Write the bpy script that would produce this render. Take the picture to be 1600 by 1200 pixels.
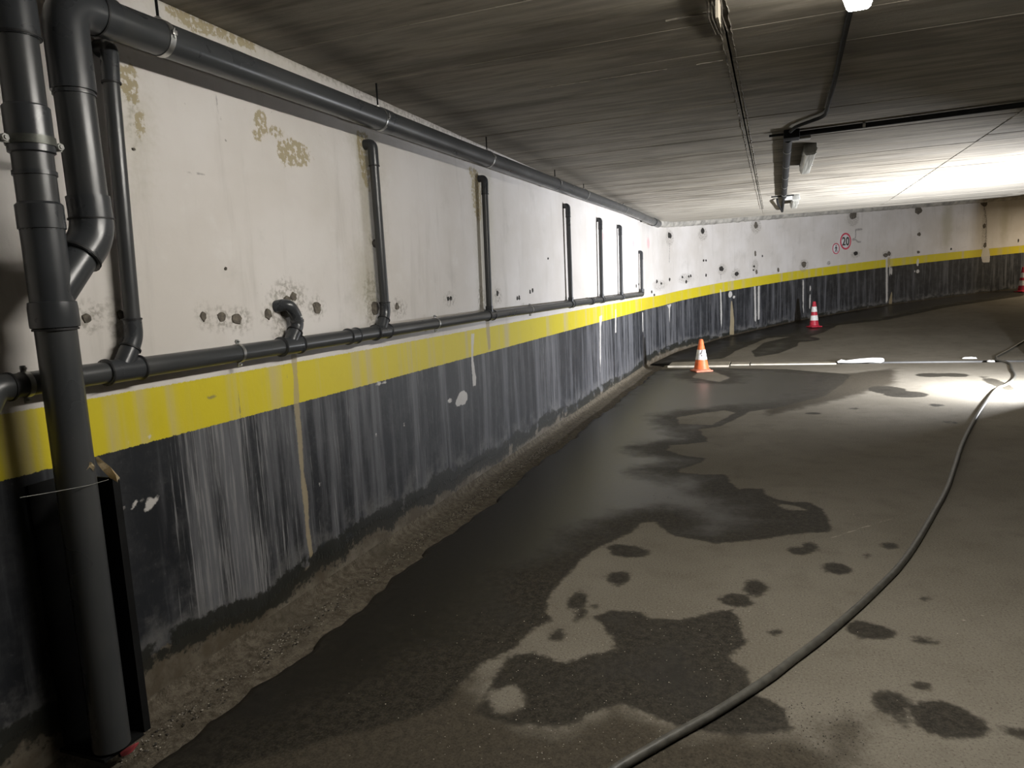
import bpy, bmesh, math, random
import numpy as np
from mathutils import Vector, Matrix

# ------------------------------------------------------------------ scene
for o in list(bpy.data.objects):
    bpy.data.objects.remove(o, do_unlink=True)
SC = bpy.context.scene
COL = SC.collection
random.seed(7)
RNG = np.random.default_rng(11)

# ------------------------------------------------------------------ camera
# world: the left wall runs along +Y at x = -2.2, the floor is z = 0, the camera stands at (0, 0, 1.5)
F_PX, CAM_Z = 1100.0, 1.5
CM = np.array([[9.36462109e-01, -1.38976893e-04, -3.50768726e-01],
               [3.47258189e-01, -1.40757567e-01, 9.27145651e-01],
               [-4.95022042e-02, -9.90044084e-01, -1.31765867e-01]])
cam_d = bpy.data.cameras.new('camera')
cam_d.sensor_width = 36.0
cam_d.lens = F_PX * 36.0 / 1600.0
cam_d.clip_start = 0.05
cam = bpy.data.objects.new('camera', cam_d)
COL.objects.link(cam)
R3 = Matrix((CM[:, 0], -CM[:, 1], -CM[:, 2])).transposed()
cam.matrix_world = Matrix.Translation((0, 0, CAM_Z)) @ R3.to_4x4()
SC.camera = cam

# ------------------------------------------------------------------ light and exposure
SC.view_settings.view_transform = 'Standard'
SC.view_settings.look = 'None'
SC.view_settings.gamma = 1.0
SC.view_settings.exposure = 0.0
SC.view_settings.use_curve_mapping = False
world = bpy.data.worlds.new('world'); SC.world = world
world.use_nodes = True
world.node_tree.nodes['Background'].inputs[0].default_value = (0.5, 0.5, 0.48, 1)
world.node_tree.nodes['Background'].inputs[1].default_value = 0.004

CEIL_LAMP = 120.0          # emission of the lit ceiling luminaire
# work floodlight on a tripod to the right by the foot of the ramp (housing built below)
FLOOD = Vector((3.28, 9.60, 0.52)); FLOOD_DIR = Vector((-0.80, 0.60, 0.28)).normalized()
ld = bpy.data.lights.new('flood_light', 'AREA'); ld.shape = 'RECTANGLE'; ld.size = 0.26; ld.size_y = 0.18
ld.energy = 800; ld.color = (0.93, 0.95, 1.0)
lo = bpy.data.objects.new('flood_light', ld); COL.objects.link(lo); lo.location = FLOOD
lo.rotation_euler = FLOOD_DIR.to_track_quat('-Z', 'Y').to_euler()
# warm strip light on the ceiling farther up the ramp
RAMP_LAMP = Vector((8.6, 22.9, 3.2))
ld = bpy.data.lights.new('ramp_lamp', 'AREA'); ld.shape = 'RECTANGLE'; ld.size = 0.10; ld.size_y = 1.2
ld.energy = 120; ld.color = (1.0, 0.83, 0.6)
lo = bpy.data.objects.new('ramp_lamp', ld); COL.objects.link(lo); lo.location = RAMP_LAMP

# ------------------------------------------------------------------ geometry of the place
H = 2.66
WX = -2.2
def ramp_z(y):
    y = np.asarray(y, float)
    t = y - 14.3
    return 0.078 * 0.5 * (t + np.sqrt(t * t + 0.5)) - 0.0
RAMP0 = float(ramp_z(13.25))
def fz(y):
    """height of the drivable surface"""
    y = np.asarray(y, float)
    return np.where(y > 13.25, ramp_z(y) - RAMP0, 0.0)

_ctrl = np.array([(-2.2, 11.6), (-2.2, 12.45), (-2.17, 13.5), (-1.97, 14.8), (-1.57, 15.8), (-0.96, 17.0), (0.33, 18.95),
                  (1.36, 20.2), (2.9, 21.85), (4.4, 23.1), (5.5, 23.9), (6.9, 24.8), (9.0, 25.9), (11.5, 26.7), (13.0, 27.0)])
def catmull(P, n=14):
    out = []
    for i in range(1, len(P) - 2):
        p0, p1, p2, p3 = P[i - 1], P[i], P[i + 1], P[i + 2]
        for k in range(n):
            t = k / n
            out.append(0.5 * ((2 * p1) + (-p0 + p2) * t + (2 * p0 - 5 * p1 + 4 * p2 - p3) * t * t + (-p0 + 3 * p1 - 3 * p2 + p3) * t ** 3))
    out.append(P[-2])
    return np.array(out)
CURVE = catmull(_ctrl)
CURVE[0] = (WX, 12.45)
CS = np.concatenate([[0], np.cumsum(np.hypot(*np.diff(CURVE, axis=0).T))])

def ray(px, py):
    return CM @ np.array([(px - 800) / F_PX, (py - 600) / F_PX, 1.0])
CP = np.array([0, 0, CAM_Z])
def on_z(px, py, z=0.0):
    r = ray(px, py); return CP + r * ((z - CAM_Z) / r[2])
def on_x(px, py, x=WX):
    r = ray(px, py); return CP + r * (x / r[0])
def on_floor(px, py):
    p = on_z(px, py, 0.0)
    r = ray(px, py)
    if p[1] > 13.25 or p[1] < 0:
        lo_, hi_ = 8.0, 60.0
        for _ in range(60):
            t = 0.5 * (lo_ + hi_)
            q = CP + r * t
            if q[2] > float(fz(q[1])): lo_ = t
            else: hi_ = t
        p = CP + r * lo_
    return p
def curve_at(s):
    return np.array([np.interp(s, CS, CURVE[:, 0]), np.interp(s, CS, CURVE[:, 1])])
def curve_n(s):
    a, b = curve_at(s - 0.15), curve_at(s + 0.15)
    t = (b - a) / np.hypot(*(b - a))
    return np.array([t[1], -t[0]]), t           # normal into the room, tangent
def left_sh(px, py):
    p = on_x(px, py); return np.array([p[1], p[2]])
def back_sh(px, py):
    r = ray(px, py)
    d = r[:2]
    A, B = CURVE[:-1], CURVE[1:]
    E_ = B - A
    den = d[0] * E_[:, 1] - d[1] * E_[:, 0]
    den = np.where(np.abs(den) < 1e-9, 1e-9, den)
    t = (A[:, 0] * E_[:, 1] - A[:, 1] * E_[:, 0]) / den
    u = (A[:, 0] * d[1] - A[:, 1] * d[0]) / den
    ok = np.where((u >= -1e-6) & (u <= 1.000001) & (t > 0))[0]
    if len(ok) == 0:
        if px < 1010: i = 0; 
        else: i = len(A) - 1
        tt = t[i]; uu = u[i]
    else:
        i = ok[np.argmin(t[ok])]; tt = t[i]; uu = u[i]
    s = CS[i] + uu * (CS[i + 1] - CS[i])
    xy = curve_at(s)
    z = CAM_Z + r[2] * tt
    return np.array([s, z - float(fz(xy[1]))])

# ------------------------------------------------------------------ signed distances (positive inside)
def sd_poly(P, poly):
    poly = np.asarray(poly, float)
    best = np.full(len(P), 1e9); inside = np.zeros(len(P), bool)
    n = len(poly)
    for i in range(n):
        a, b = poly[i], poly[(i + 1) % n]
        e = b - a; w = P - a
        t = np.clip((w @ e) / max(e @ e, 1e-12), 0, 1)
        dd = np.hypot(*(w - t[:, None] * e).T)
        best = np.minimum(best, dd)
        c = ((a[1] > P[:, 1]) != (b[1] > P[:, 1]))
        if abs(e[1]) > 1e-12:
            xi = a[0] + (P[:, 1] - a[1]) * e[0] / e[1]
            inside ^= c & (P[:, 0] < xi)
    return np.where(inside, best, -best)
def sd_line(P, pts, w):
    best = np.full(len(P), 1e9)
    for a, b in zip(pts[:-1], pts[1:]):
        a = np.asarray(a); b = np.asarray(b); e = b - a; q = P - a
        t = np.clip((q @ e) / max(e @ e, 1e-12), 0, 1)
        best = np.minimum(best, np.hypot(*(q - t[:, None] * e).T))
    return w - best
def sd_ell(P, c, a, b):
    q = np.hypot((P[:, 0] - c[0]) / a, (P[:, 1] - c[1]) / b)
    return (1 - q) * min(a, b)

# ------------------------------------------------------------------ material helpers
class NT:
    def __init__(s, name):
        s.m = bpy.data.materials.new(name); s.m.use_nodes = True
        s.t = s.m.node_tree; s.n = s.t.nodes; s.l = s.t.links
        s.bsdf = s.n['Principled BSDF']
    def new(s, typ, **kw):
        n = s.n.new(typ)
        for k, v in kw.items(): setattr(n, k, v)
        return n
    def set(s, sock, v):
        if isinstance(v, (bpy.types.NodeSocket,)): s.l.new(v, sock)
        elif isinstance(v, (tuple, list)):
            sock.default_value = tuple(v) if len(v) == 3 and sock.type == 'VECTOR' else (tuple(v) + (1,))[:4]
        else: sock.default_value = v
    def attr(s, name):
        return s.new('ShaderNodeAttribute', attribute_name=name).outputs['Fac']
    def math(s, op, a, b=None, c=None, clamp=False):
        n = s.new('ShaderNodeMath', operation=op, use_clamp=clamp)
        s.set(n.inputs[0], a)
        if b is not None: s.set(n.inputs[1], b)
        if c is not None: s.set(n.inputs[2], c)
        return n.outputs[0]
    def add(s, a, b): return s.math('ADD', a, b)
    def mul(s, a, b): return s.math('MULTIPLY', a, b)
    def ss(s, v, lo, hi, olo=0.0, ohi=1.0):
        n = s.new('ShaderNodeMapRange', interpolation_type='SMOOTHSTEP')
        s.set(n.inputs[0], v); s.set(n.inputs[1], lo); s.set(n.inputs[2], hi)
        n.inputs[3].default_value = olo; n.inputs[4].default_value = ohi
        return n.outputs[0]
    def mix(s, f, a, b, blend='MIX'):
        n = s.new('ShaderNodeMix', data_type='RGBA', blend_type=blend)
        s.set(n.inputs[0], f); s.set(n.inputs[6], a); s.set(n.inputs[7], b)
        return n.outputs[2]
    def mixf(s, f, a, b):
        n = s.new('ShaderNodeMix', data_type='FLOAT')
        s.set(n.inputs[0], f); s.set(n.inputs[2], a); s.set(n.inputs[3], b)
        return n.outputs[0]
    def comb(s, x, y, z=0.0):
        n = s.new('ShaderNodeCombineXYZ'); s.set(n.inputs[0], x); s.set(n.inputs[1], y); s.set(n.inputs[2], z)
        return n.outputs[0]
    def vmul(s, v, k):
        n = s.new('ShaderNodeVectorMath', operation='MULTIPLY'); s.set(n.inputs[0], v); n.inputs[1].default_value = k
        return n.outputs[0]
    def noise(s, v, scale, detail=4.0, rough=0.55, k=None, w=0.0):
        if k is not None: v = s.vmul(v, k)
        n = s.new('ShaderNodeTexNoise', noise_dimensions='4D')
        s.set(n.inputs['Vector'], v); n.inputs['W'].default_value = w
        n.inputs['Scale'].default_value = scale; n.inputs['Detail'].default_value = detail; n.inputs['Roughness'].default_value = rough
        return n.outputs['Fac']
    def objco(s): return s.new('ShaderNodeTexCoord').outputs['Object']
    def geo(s): return s.new('ShaderNodeNewGeometry').outputs['Position']
    def bump(s, h, strength, dist=0.01):
        n = s.new('ShaderNodeBump'); n.inputs['Strength'].default_value = strength; n.inputs['Distance'].default_value = dist
        s.set(n.inputs['Height'], h); s.l.new(n.outputs[0], s.bsdf.inputs['Normal'])
    def out(s, col=None, rough=None, metal=None, spec=None):
        b = s.bsdf
        if col is not None: s.set(b.inputs['Base Color'], col)
        if rough is not None: s.set(b.inputs['Roughness'], rough)
        if metal is not None: s.set(b.inputs['Metallic'], metal)
        if spec is not None: s.set(b.inputs['Specular IOR Level'], spec)
        return s.m
    def c(s, v):      # centred noise
        return s.math('SUBTRACT', v, 0.5)

def simple(name, col, rough=0.5, var=0.25, scale=12.0, metal=0.0, bump=0.15, spec=0.5, col2=None):
    t = NT(name); co = t.objco()
    n = t.noise(co, scale, 5)
    dark = tuple(c * (1 - var) for c in col); lite = col2 or tuple(min(1, c * (1 + var)) for c in col)
    f = t.ss(n, 0.3, 0.7)
    t.bump(t.noise(co, scale * 8, 3), bump, 0.002)
    return t.out(t.mix(f, dark, lite), t.mixf(t.noise(co, scale * 2, 3, w=3), rough * 0.8, min(1, rough * 1.25)), metal, spec)

def make_pvc():
    t = NT('grey_pvc'); co = t.geo()
    dust = t.ss(t.noise(co, 3, 3, 0.5), 0.25, 0.85)
    sp = t.ss(t.noise(co, 70, 3, 0.6, w=2), 0.66, 0.74)
    col = t.mix(dust, (0.040, 0.043, 0.046), (0.058, 0.059, 0.059))
    col = t.mix(t.mul(sp, 0.35), col, (0.13, 0.125, 0.115))
    t.bump(t.noise(co, 30, 3), 0.06, 0.003)
    return t.out(col, t.mixf(dust, 0.26, 0.42), 0.0, 0.5)
PVC = make_pvc()
PVC_DK = simple('grey_pvc_fitting', (0.040, 0.043, 0.047), 0.28, 0.15, 6, bump=0.03)
RUBBER = simple('black_rubber', (0.012, 0.012, 0.013), 0.6, 0.2)
ZINC = simple('zinc_steel', (0.45, 0.45, 0.44), 0.35, 0.3, 30, metal=0.9)
STEEL_DK = simple('black_steel', (0.005, 0.0052, 0.0055), 0.7, 0.4, 9, spec=0.2)
PLASTIC_WH = simple('white_plastic', (0.62, 0.62, 0.6), 0.4, 0.12, 15)
PLASTIC_GR = simple('grey_plastic', (0.28, 0.28, 0.26), 0.45, 0.2, 10)
CABLE = simple('black_cable', (0.011, 0.011, 0.011), 0.75, 0.3, 20, spec=0.2)

def make_wall(name, back=False):
    """white / yellow / black painted concrete, bare and mouldy at the foot; s = metres along, h = metres up"""
    t = NT(name)
    s, h = t.attr('s'), t.attr('h')
    v = t.comb(s, h)
    n_lo = t.noise(v, 1.2, 4); n_md = t.noise(v, 6, 5, 0.6); n_hi = t.noise(v, 40, 4, 0.6); n_fi = t.noise(v, 160, 3, 0.6)
    # white paint
    st_w = t.noise(v, 1.0, 5, 0.65, k=(7, 0.9, 1), w=4)
    white = t.mix(t.ss(n_lo, 0.35, 0.7), (0.60, 0.565, 0.525), (0.69, 0.66, 0.635))
    white = t.mix(t.mul(t.ss(st_w, 0.52, 0.75), 0.55), white, (0.46, 0.435, 0.40))
    white = t.mix(t.mul(t.ss(n_md, 0.55, 0.75), 0.35), white, (0.74, 0.73, 0.71))
    speck = t.ss(t.noise(v, 38, 3, 0.5, w=9), 0.70, 0.74)
    spm = t.ss(t.noise(v, 2.2, 3, w=5), 0.5, 0.65)
    white = t.mix(t.mul(t.mul(speck, spm), 0.75), white, (0.16, 0.15, 0.13))
    white = t.mix(t.mul(t.ss(t.noise(v, 3.2, 5, 0.65, w=17), 0.56, 0.72), 0.30), white, (0.43, 0.41, 0.375))
    # yellow paint
    st_y = t.noise(v, 1.0, 4, 0.6, k=(5.5, 0.25, 1), w=11)
    yel = t.mix(t.ss(st_y, 0.50, 0.68), (0.60, 0.50, 0.022), (0.52, 0.44, 0.19))
    yel = t.mix(t.mul(t.ss(n_md, 0.5, 0.8), 0.4), yel, (0.50, 0.41, 0.03))
    # black paint with lime streaks
    blk = t.mix(t.ss(n_lo, 0.3, 0.7), (0.010, 0.0115, 0.0145), (0.021, 0.0235, 0.028))
    sk = t.attr('streak')
    fine = t.noise(v, 1.0, 5, 0.7, k=(62, 1.9, 1), w=2)
    mid = t.noise(v, 1.0, 5, 0.65, k=(9, 0.55, 1), w=6)
    thr = t.math('SUBTRACT', 0.66, t.mul(sk, 0.165))
    f1 = t.math('SUBTRACT', fine, thr)
    fmask = t.ss(f1, -0.02, 0.10)
    blk = t.mix(t.mul(t.ss(t.add(n_md, t.mul(t.c(n_hi), 0.4)), 0.42, 0.72), 0.5), blk, (0.060, 0.061, 0.064))
    blk = t.mix(t.mul(t.ss(t.add(mid, t.mul(sk, 0.12)), 0.46, 0.72), 0.75), blk, (0.15, 0.153, 0.166))
    blk = t.mix(t.mul(fmask, t.ss(t.add(sk, t.mul(n_md, 0.3)), 0.1, 0.6)), blk, (0.20, 0.20, 0.205))
    blk = t.mix(t.mul(t.ss(n_hi, 0.62, 0.75), 0.35), blk, (0.16, 0.16, 0.165))
    # band edges
    e = t.add(t.mul(t.c(n_hi), 0.012), t.mul(t.c(n_fi), 0.008))
    hb = t.add(h, e)
    b0, b1 = t.attr('b0'), t.attr('b1')
    isw = t.ss(t.math('SUBTRACT', hb, b1), -0.002, 0.002)
    isy = t.ss(t.math('SUBTRACT', t.add(hb, t.mul(t.ss(n_md, 0.62, 0.7), 0.012)), b0), -0.0015, 0.0015)
    col = t.mix(isy, blk, yel)
    col = t.mix(isw, col, white)
    # foot of the wall: bare brown concrete under a ragged mould line
    foot = t.add(t.attr('foot'), t.add(t.mul(t.c(t.noise(v, 2.4, 4, 0.6, w=8)), 0.26), t.mul(t.c(n_hi), 0.14)))
    bare = t.mix(t.ss(n_md, 0.35, 0.7), (0.085, 0.069, 0.048), (0.19, 0.168, 0.135))
    bare = t.mix(t.mul(t.ss(n_hi, 0.5, 0.7), 0.5), bare, (0.045, 0.038, 0.028))
    d = t.math('SUBTRACT', h, foot)
    col = t.mix(t.ss(d, 0.05, 0.22), t.mix(t.mul(t.ss(n_md, 0.4, 0.6), 0.55), col, (0.16, 0.158, 0.155)), col)
    mould = t.mul(t.ss(t.add(d, t.mul(t.c(n_hi), 0.05)), 0.075, 0.05), t.ss(t.noise(v, 4.0, 5, 0.65, w=13), 0.40, 0.46))
    col = t.mix(t.ss(d, 0.0, -0.012), col, bare)
    mring = t.mul(mould, t.ss(t.add(d, t.mul(t.c(n_md), 0.10)), -0.075, -0.045))
    col = t.mix(t.mul(mring, 0.93), col, (0.014, 0.015, 0.012))
    low = t.ss(h, 0.05, 0.0)
    col = t.mix(t.mul(low, 0.6), col, (0.06, 0.045, 0.028))
    # marks with a shape of their own
    def mark(name_, colr, wob=0.02, soft=0.006, amt=1.0, brk=None):
        nonlocal col
        a = t.add(t.attr(name_), t.add(t.mul(t.c(n_md), wob * 2.2), t.mul(t.c(n_hi), wob * 1.6)))
        f = t.ss(a, -soft, soft)
        if brk: f = t.mul(f, t.ss(n_hi, brk[0], brk[1]))
        col = t.mix(t.mul(f, amt), col, colr)
    mark('halo', t.mix(n_hi, (0.17, 0.155, 0.125), (0.38, 0.35, 0.31)), 0.05, 0.03, 0.8, (0.42, 0.60))
    mark('stain', (0.36, 0.335, 0.225), 0.10, 0.12, 0.50)
    mark('ochre', t.mix(n_hi, (0.21, 0.165, 0.08), (0.46, 0.39, 0.24)), 0.045, 0.006, 0.9, (0.40, 0.50))
    mark('drip', t.mix(n_md, (0.30, 0.235, 0.135), (0.40, 0.34, 0.22)), 0.011, 0.005, 0.72)
    mark('chip', t.mix(n_md, (0.50, 0.48, 0.45), (0.66, 0.64, 0.62)), 0.014, 0.004, 0.85)
    mark('pink', (0.72, 0.30, 0.33), 0.03, 0.03, 0.5)
    mark('scratch', (0.14, 0.13, 0.125), 0.006, 0.004, 0.65, (0.40, 0.5))
    hgt = t.add(t.mul(n_hi, 0.5), t.add(t.mul(n_md, 0.8), t.mul(t.ss(d, 0.02, -0.02), -0.8)))
    t.bump(hgt, 0.35, 0.006)
    return t.out(col, t.mixf(isw, 0.50, 0.62), 0.0, 0.35)

def make_floor():
    t = NT('wet_concrete_floor')
    p = t.geo()
    n_lo = t.noise(p, 0.9, 4); n_md = t.noise(p, 5, 5, 0.6); n_hi = t.noise(p, 32, 5, 0.65); n_fi = t.noise(p, 105, 4, 0.75)
    dry = t.mix(t.ss(n_lo, 0.3, 0.7), (0.134, 0.120, 0.095), (0.176, 0.160, 0.131))
    dry = t.mix(t.mul(t.ss(n_md, 0.45, 0.75), 0.5), dry, (0.100, 0.088, 0.068))
    dry = t.mix(t.mul(t.ss(n_fi, 0.52, 0.66), 0.75), dry, (0.20, 0.185, 0.158))
    dry = t.mix(t.mul(t.ss(n_fi, 0.47, 0.35), 0.8), dry, (0.066, 0.057, 0.045))
    damp = t.ss(t.add(t.attr('damp'), t.add(t.mul(t.c(n_md), 0.28), t.mul(t.c(n_hi), 0.12))), -0.08, 0.10)
    dampc = t.mix(t.ss(t.add(t.mul(n_hi, 0.5), t.mul(n_fi, 0.5)), 0.38, 0.62), (0.019, 0.0155, 0.0105), (0.052, 0.043, 0.030))
    col = t.mix(t.mul(damp, 0.85), dry, dampc)
    a = t.add(t.attr('wet'), t.add(t.mul(t.c(n_md), 0.10), t.add(t.mul(t.c(n_hi), 0.075), t.mul(t.c(n_fi), 0.03))))
    wet = t.ss(a, -0.016, 0.014)
    deep = t.ss(t.add(t.attr('wet'), t.mul(t.c(t.noise(p, 2.2, 4, 0.6, w=3)), 0.9)), 0.05, 0.45)
    wetc = t.mix(t.ss(t.add(t.mul(n_hi, 0.55), t.mul(n_fi, 0.45)), 0.40, 0.62), (0.015, 0.0130, 0.0095), (0.044, 0.0385, 0.029))
    wetc = t.mix(t.mul(t.ss(n_fi, 0.53, 0.66), 0.75), wetc, (0.050, 0.045, 0.036))
    wetc = t.mix(t.mul(deep, 0.7), wetc, (0.010, 0.0087, 0.0066))
    col = t.mix(wet, col, wetc)
    crk = t.ss(t.attr('crack'), -0.004, 0.004)
    col = t.mix(t.mul(t.mul(crk, t.ss(n_hi, 0.42, 0.55)), 0.7), col, (0.36, 0.33, 0.28))
    rough = t.mixf(wet, t.mixf(damp, 0.92, 0.80), t.mixf(deep, 0.65, 0.36))
    hgt = t.add(t.mul(n_hi, 0.5), t.mul(n_fi, 0.35))
    hgt = t.mul(hgt, t.mixf(wet, 1.0, t.mixf(deep, 0.7, 0.15)))
    t.bump(hgt, 0.45, 0.006)
    return t.out(col, rough, 0.0, t.mixf(wet, 0.08, t.mixf(deep, 0.15, 0.34)))

def make_ceiling():
    t = NT('board_marked_concrete_ceiling')
    p = t.geo()
    n_lo = t.noise(p, 0.8, 4); grain = t.noise(p, 1.0, 6, 0.65, k=(1.6, 16, 4)); fineg = t.noise(p, 1.0, 5, 0.7, k=(7, 90, 7), w=3)
    n_hi = t.noise(p, 45, 4, 0.6)
    bd = t.attr('board')
    c = t.mix(t.ss(grain, 0.3, 0.7), (0.130, 0.113, 0.088), (0.29, 0.262, 0.213))
    c = t.mix(t.mul(t.ss(t.noise(p, 1.0, 5, 0.6, k=(1.2, 3.5, 1), w=7), 0.46, 0.62), 0.6), c, (0.092, 0.082, 0.064))
    c = t.mix(t.mul(t.ss(t.noise(p, 1.0, 5, 0.6, k=(0.9, 5.0, 1), w=9), 0.54, 0.68), 0.5), c, (0.27, 0.245, 0.205))
    c = t.mix(t.mul(bd, 0.45), c, (0.25, 0.232, 0.20))
    c = t.mix(t.mul(t.ss(fineg, 0.56, 0.7), 0.5), c, (0.062, 0.055, 0.044))
    flood_tone = t.ss(t.add(t.attr('flood_tone'), t.mul(t.c(grain), 1.6)), 0.2, 0.8)
    c = t.mix(t.mul(flood_tone, 0.75), c, (0.52, 0.485, 0.42))  # far ceiling paler: the floodlight's brightness painted into the colour
    c = t.mix(t.mul(t.ss(n_hi, 0.68, 0.74), 0.4), c, (0.32, 0.30, 0.26))
    t.bump(t.add(t.mul(fineg, 0.6), t.mul(n_hi, 0.35)), 0.5, 0.006)
    return t.out(c, 0.75, 0.0, 0.25)

def make_gutter():
    t = NT('rough_aggregate_gutter'); p = t.geo()
    n = t.noise(p, 28, 5, 0.7); m = t.noise(p, 110, 4, 0.7); l = t.noise(p, 3, 4)
    c = t.mix(t.ss(n, 0.35, 0.65), (0.060, 0.048, 0.032), (0.15, 0.128, 0.095))
    c = t.mix(t.mul(t.ss(m, 0.58, 0.68), 0.7), c, (0.27, 0.24, 0.195))
    c = t.mix(t.mul(t.ss(m, 0.42, 0.34), 0.8), c, (0.028, 0.023, 0.016))
    c = t.mix(t.mul(t.ss(l, 0.5, 0.7), 0.6), c, (0.07, 0.06, 0.042))
    t.bump(t.add(t.mul(n, 1.0), m), 0.8, 0.012)
    return t.out(c, 0.7, 0.0, 0.3)

M_WALL = make_wall('painted_wall')
M_FLOOR = make_floor(); M_CEIL = make_ceiling(); M_GUT = make_gutter()
M_MORTAR = simple('grey_mortar', (0.26, 0.24, 0.20), 0.8, 0.45, 30, bump=0.6)
M_SEAM = simple('seam_mortar', (0.15, 0.135, 0.11), 0.8, 0.5, 30, bump=0.6)
M_PATCH = simple('dark_mortar_patch', (0.115, 0.100, 0.080), 0.85, 0.5, 40, bump=0.8)
M_PATCH2 = simple('black_drill_hole', (0.030, 0.027, 0.024), 0.85, 0.4, 40, bump=0.8)

# ------------------------------------------------------------------ object helpers
def link(name, me, mat=None, parent=None):
    o = bpy.data.objects.new(name, me); COL.objects.link(o)
    if mat is not None and me is not None: me.materials.append(mat)
    if parent is not None: o.parent = parent
    return o
def tag(o, label=None, cat=None, group=None, kind=None):
    if label: o['label'] = label
    if cat: o['category'] = cat
    if group: o['group'] = group
    if kind: o['kind'] = kind
    return o
def thing(name, loc, label, cat, group=None):
    o = bpy.data.objects.new(name, None); COL.objects.link(o); o.location = loc; o.empty_display_size = 0.05
    return tag(o, label, cat, group)
def root_of(o):
    while o.parent: o = o.parent
    return o
def obj(name, bm, mat, parent=None, smooth=True, sharp=40):
    """one mesh object from a bmesh in world coordinates; moved into the frame of its parent"""
    if parent is not None:
        r = root_of(parent)
        bmesh.ops.translate(bm, vec=-Vector(r.location), verts=bm.verts)
    bmesh.ops.recalc_face_normals(bm, faces=bm.faces)
    me = bpy.data.meshes.new(name)
    bm.to_mesh(me); bm.free()
    if smooth:
        me.polygons.foreach_set('use_smooth', [True] * len(me.polygons))
        try: me.set_sharp_from_angle(angle=math.radians(sharp))
        except Exception: pass
    return link(name, me, mat, parent)
def raw(name, V, Fc, mat, parent=None, attrs=None, smooth=False):
    me = bpy.data.meshes.new(name)
    me.from_pydata([tuple(map(float, v)) for v in V], [], Fc)
    if attrs:
        for k, a in attrs.items():
            at = me.attributes.new(k, 'FLOAT', 'POINT'); at.data.foreach_set('value', np.asarray(a, np.float32))
    if smooth: me.polygons.foreach_set('use_smooth', [True] * len(me.polygons))
    me.update()
    return link(name, me, mat, parent)
def frame_of(d):
    d = Vector(d).normalized()
    u = d.orthogonal().normalized(); return d, u, d.cross(u)
def tube(bm, pts, r, n=18, cap=True, radii=None):
    pts = [Vector(p) for p in pts]
    T = []
    for i in range(len(pts)):
        a = pts[max(i - 1, 0)]; b = pts[min(i + 1, len(pts) - 1)]
        T.append((b - a).normalized())
    u = T[0].orthogonal().normalized()
    rings = []
    for i, p in enumerate(pts):
        if i:
            q = T[i - 1].rotation_difference(T[i]); u = (q @ u); u = (u - T[i] * u.dot(T[i])).normalized()
        w = T[i].cross(u); rr = radii[i] if radii else r
        rings.append([bm.verts.new(p + (u * math.cos(2 * math.pi * k / n) + w * math.sin(2 * math.pi * k / n)) * rr) for k in range(n)])
    for a, b in zip(rings[:-1], rings[1:]):
        for k in range(n): bm.faces.new((a[k], a[(k + 1) % n], b[(k + 1) % n], b[k]))
    if cap:
        bm.faces.new(rings[0][::-1]); bm.faces.new(rings[-1])
    return bm
def lathe(bm, base, axis, prof, n=24, cap=True):
    """prof: list of (distance along axis, radius)"""
    d, u, w = frame_of(axis); base = Vector(base); rings = []
    for t_, r in prof:
        rings.append([bm.verts.new(base + d * t_ + (u * math.cos(2 * math.pi * k / n) + w * math.sin(2 * math.pi * k / n)) * r) for k in range(n)])
    for a, b in zip(rings[:-1], rings[1:]):
        for k in range(n): bm.faces.new((a[k], a[(k + 1) % n], b[(k + 1) % n], b[k]))
    if cap:
        bm.faces.new(rings[0][::-1]); bm.faces.new(rings[-1])
    return bm
def bend(pts, rad, n=7):
    """round the inner corners of a polyline"""
    P = [Vector(p) for p in pts]; out = [P[0]]
    for i in range(1, len(P) - 1):
        a, b, c = P[i - 1], P[i], P[i + 1]
        u = (a - b); v = (c - b)
        k = min(rad, u.length * 0.49, v.length * 0.49)
        p0 = b + u.normalized() * k; p1 = b + v.normalized() * k
        for j in range(n + 1):
            t_ = j / n; out.append(p0.lerp(b, t_).lerp(b.lerp(p1, t_), t_))
    out.append(P[-1]); return out
def box(bm, c, size, rot=None, bevel=0.0):
    m = Matrix.Translation(Vector(c)) @ (rot.to_4x4() if rot is not None else Matrix.Identity(4)) @ Matrix.Diagonal((size[0], size[1], size[2], 1))
    g = bmesh.ops.create_cube(bm, size=1.0, matrix=m)
    if bevel:
        es = list({e for v in g['verts'] for e in v.link_edges})
        bmesh.ops.bevel(bm, geom=es, offset=bevel, segments=2, affect='EDGES', profile=0.6)
    return bm
def NB(): return bmesh.new()
def collar(bm, c, axis, r, ln, lip=0.004):
    """a moulded socket: a sleeve with rounded bead ends"""
    return lathe(bm, Vector(c) - Vector(axis).normalized() * ln / 2, axis,
                 [(0, r - 0.003), (0.0015, r + lip), (0.010, r + lip), (0.013, r), (ln - 0.013, r), (ln - 0.010, r + lip), (ln - 0.0015, r + lip), (ln, r - 0.003)])
def ringband(bm, c, axis, r, ln, th=0.003):
    return lathe(bm, Vector(c) - Vector(axis).normalized() * ln / 2, axis, [(0, r), (0, r + th), (ln, r + th), (ln, r)], cap=False)

# ------------------------------------------------------------------ setting: walls
def grid_mesh(name, xs, ys, f, mat, attrs, smooth=True, parent=None):
    nx, ny = len(xs), len(ys)
    A, B = np.meshgrid(xs, ys, indexing='ij')
    A = A.ravel(); B = B.ravel()
    V = f(A, B)
    Fc = []
    for i in range(nx - 1):
        for j in range(ny - 1):
            a = i * ny + j
            Fc.append((a, a + ny, a + ny + 1, a + 1))
    return raw(name, V, Fc, mat, parent, attrs(A, B), smooth)

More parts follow.
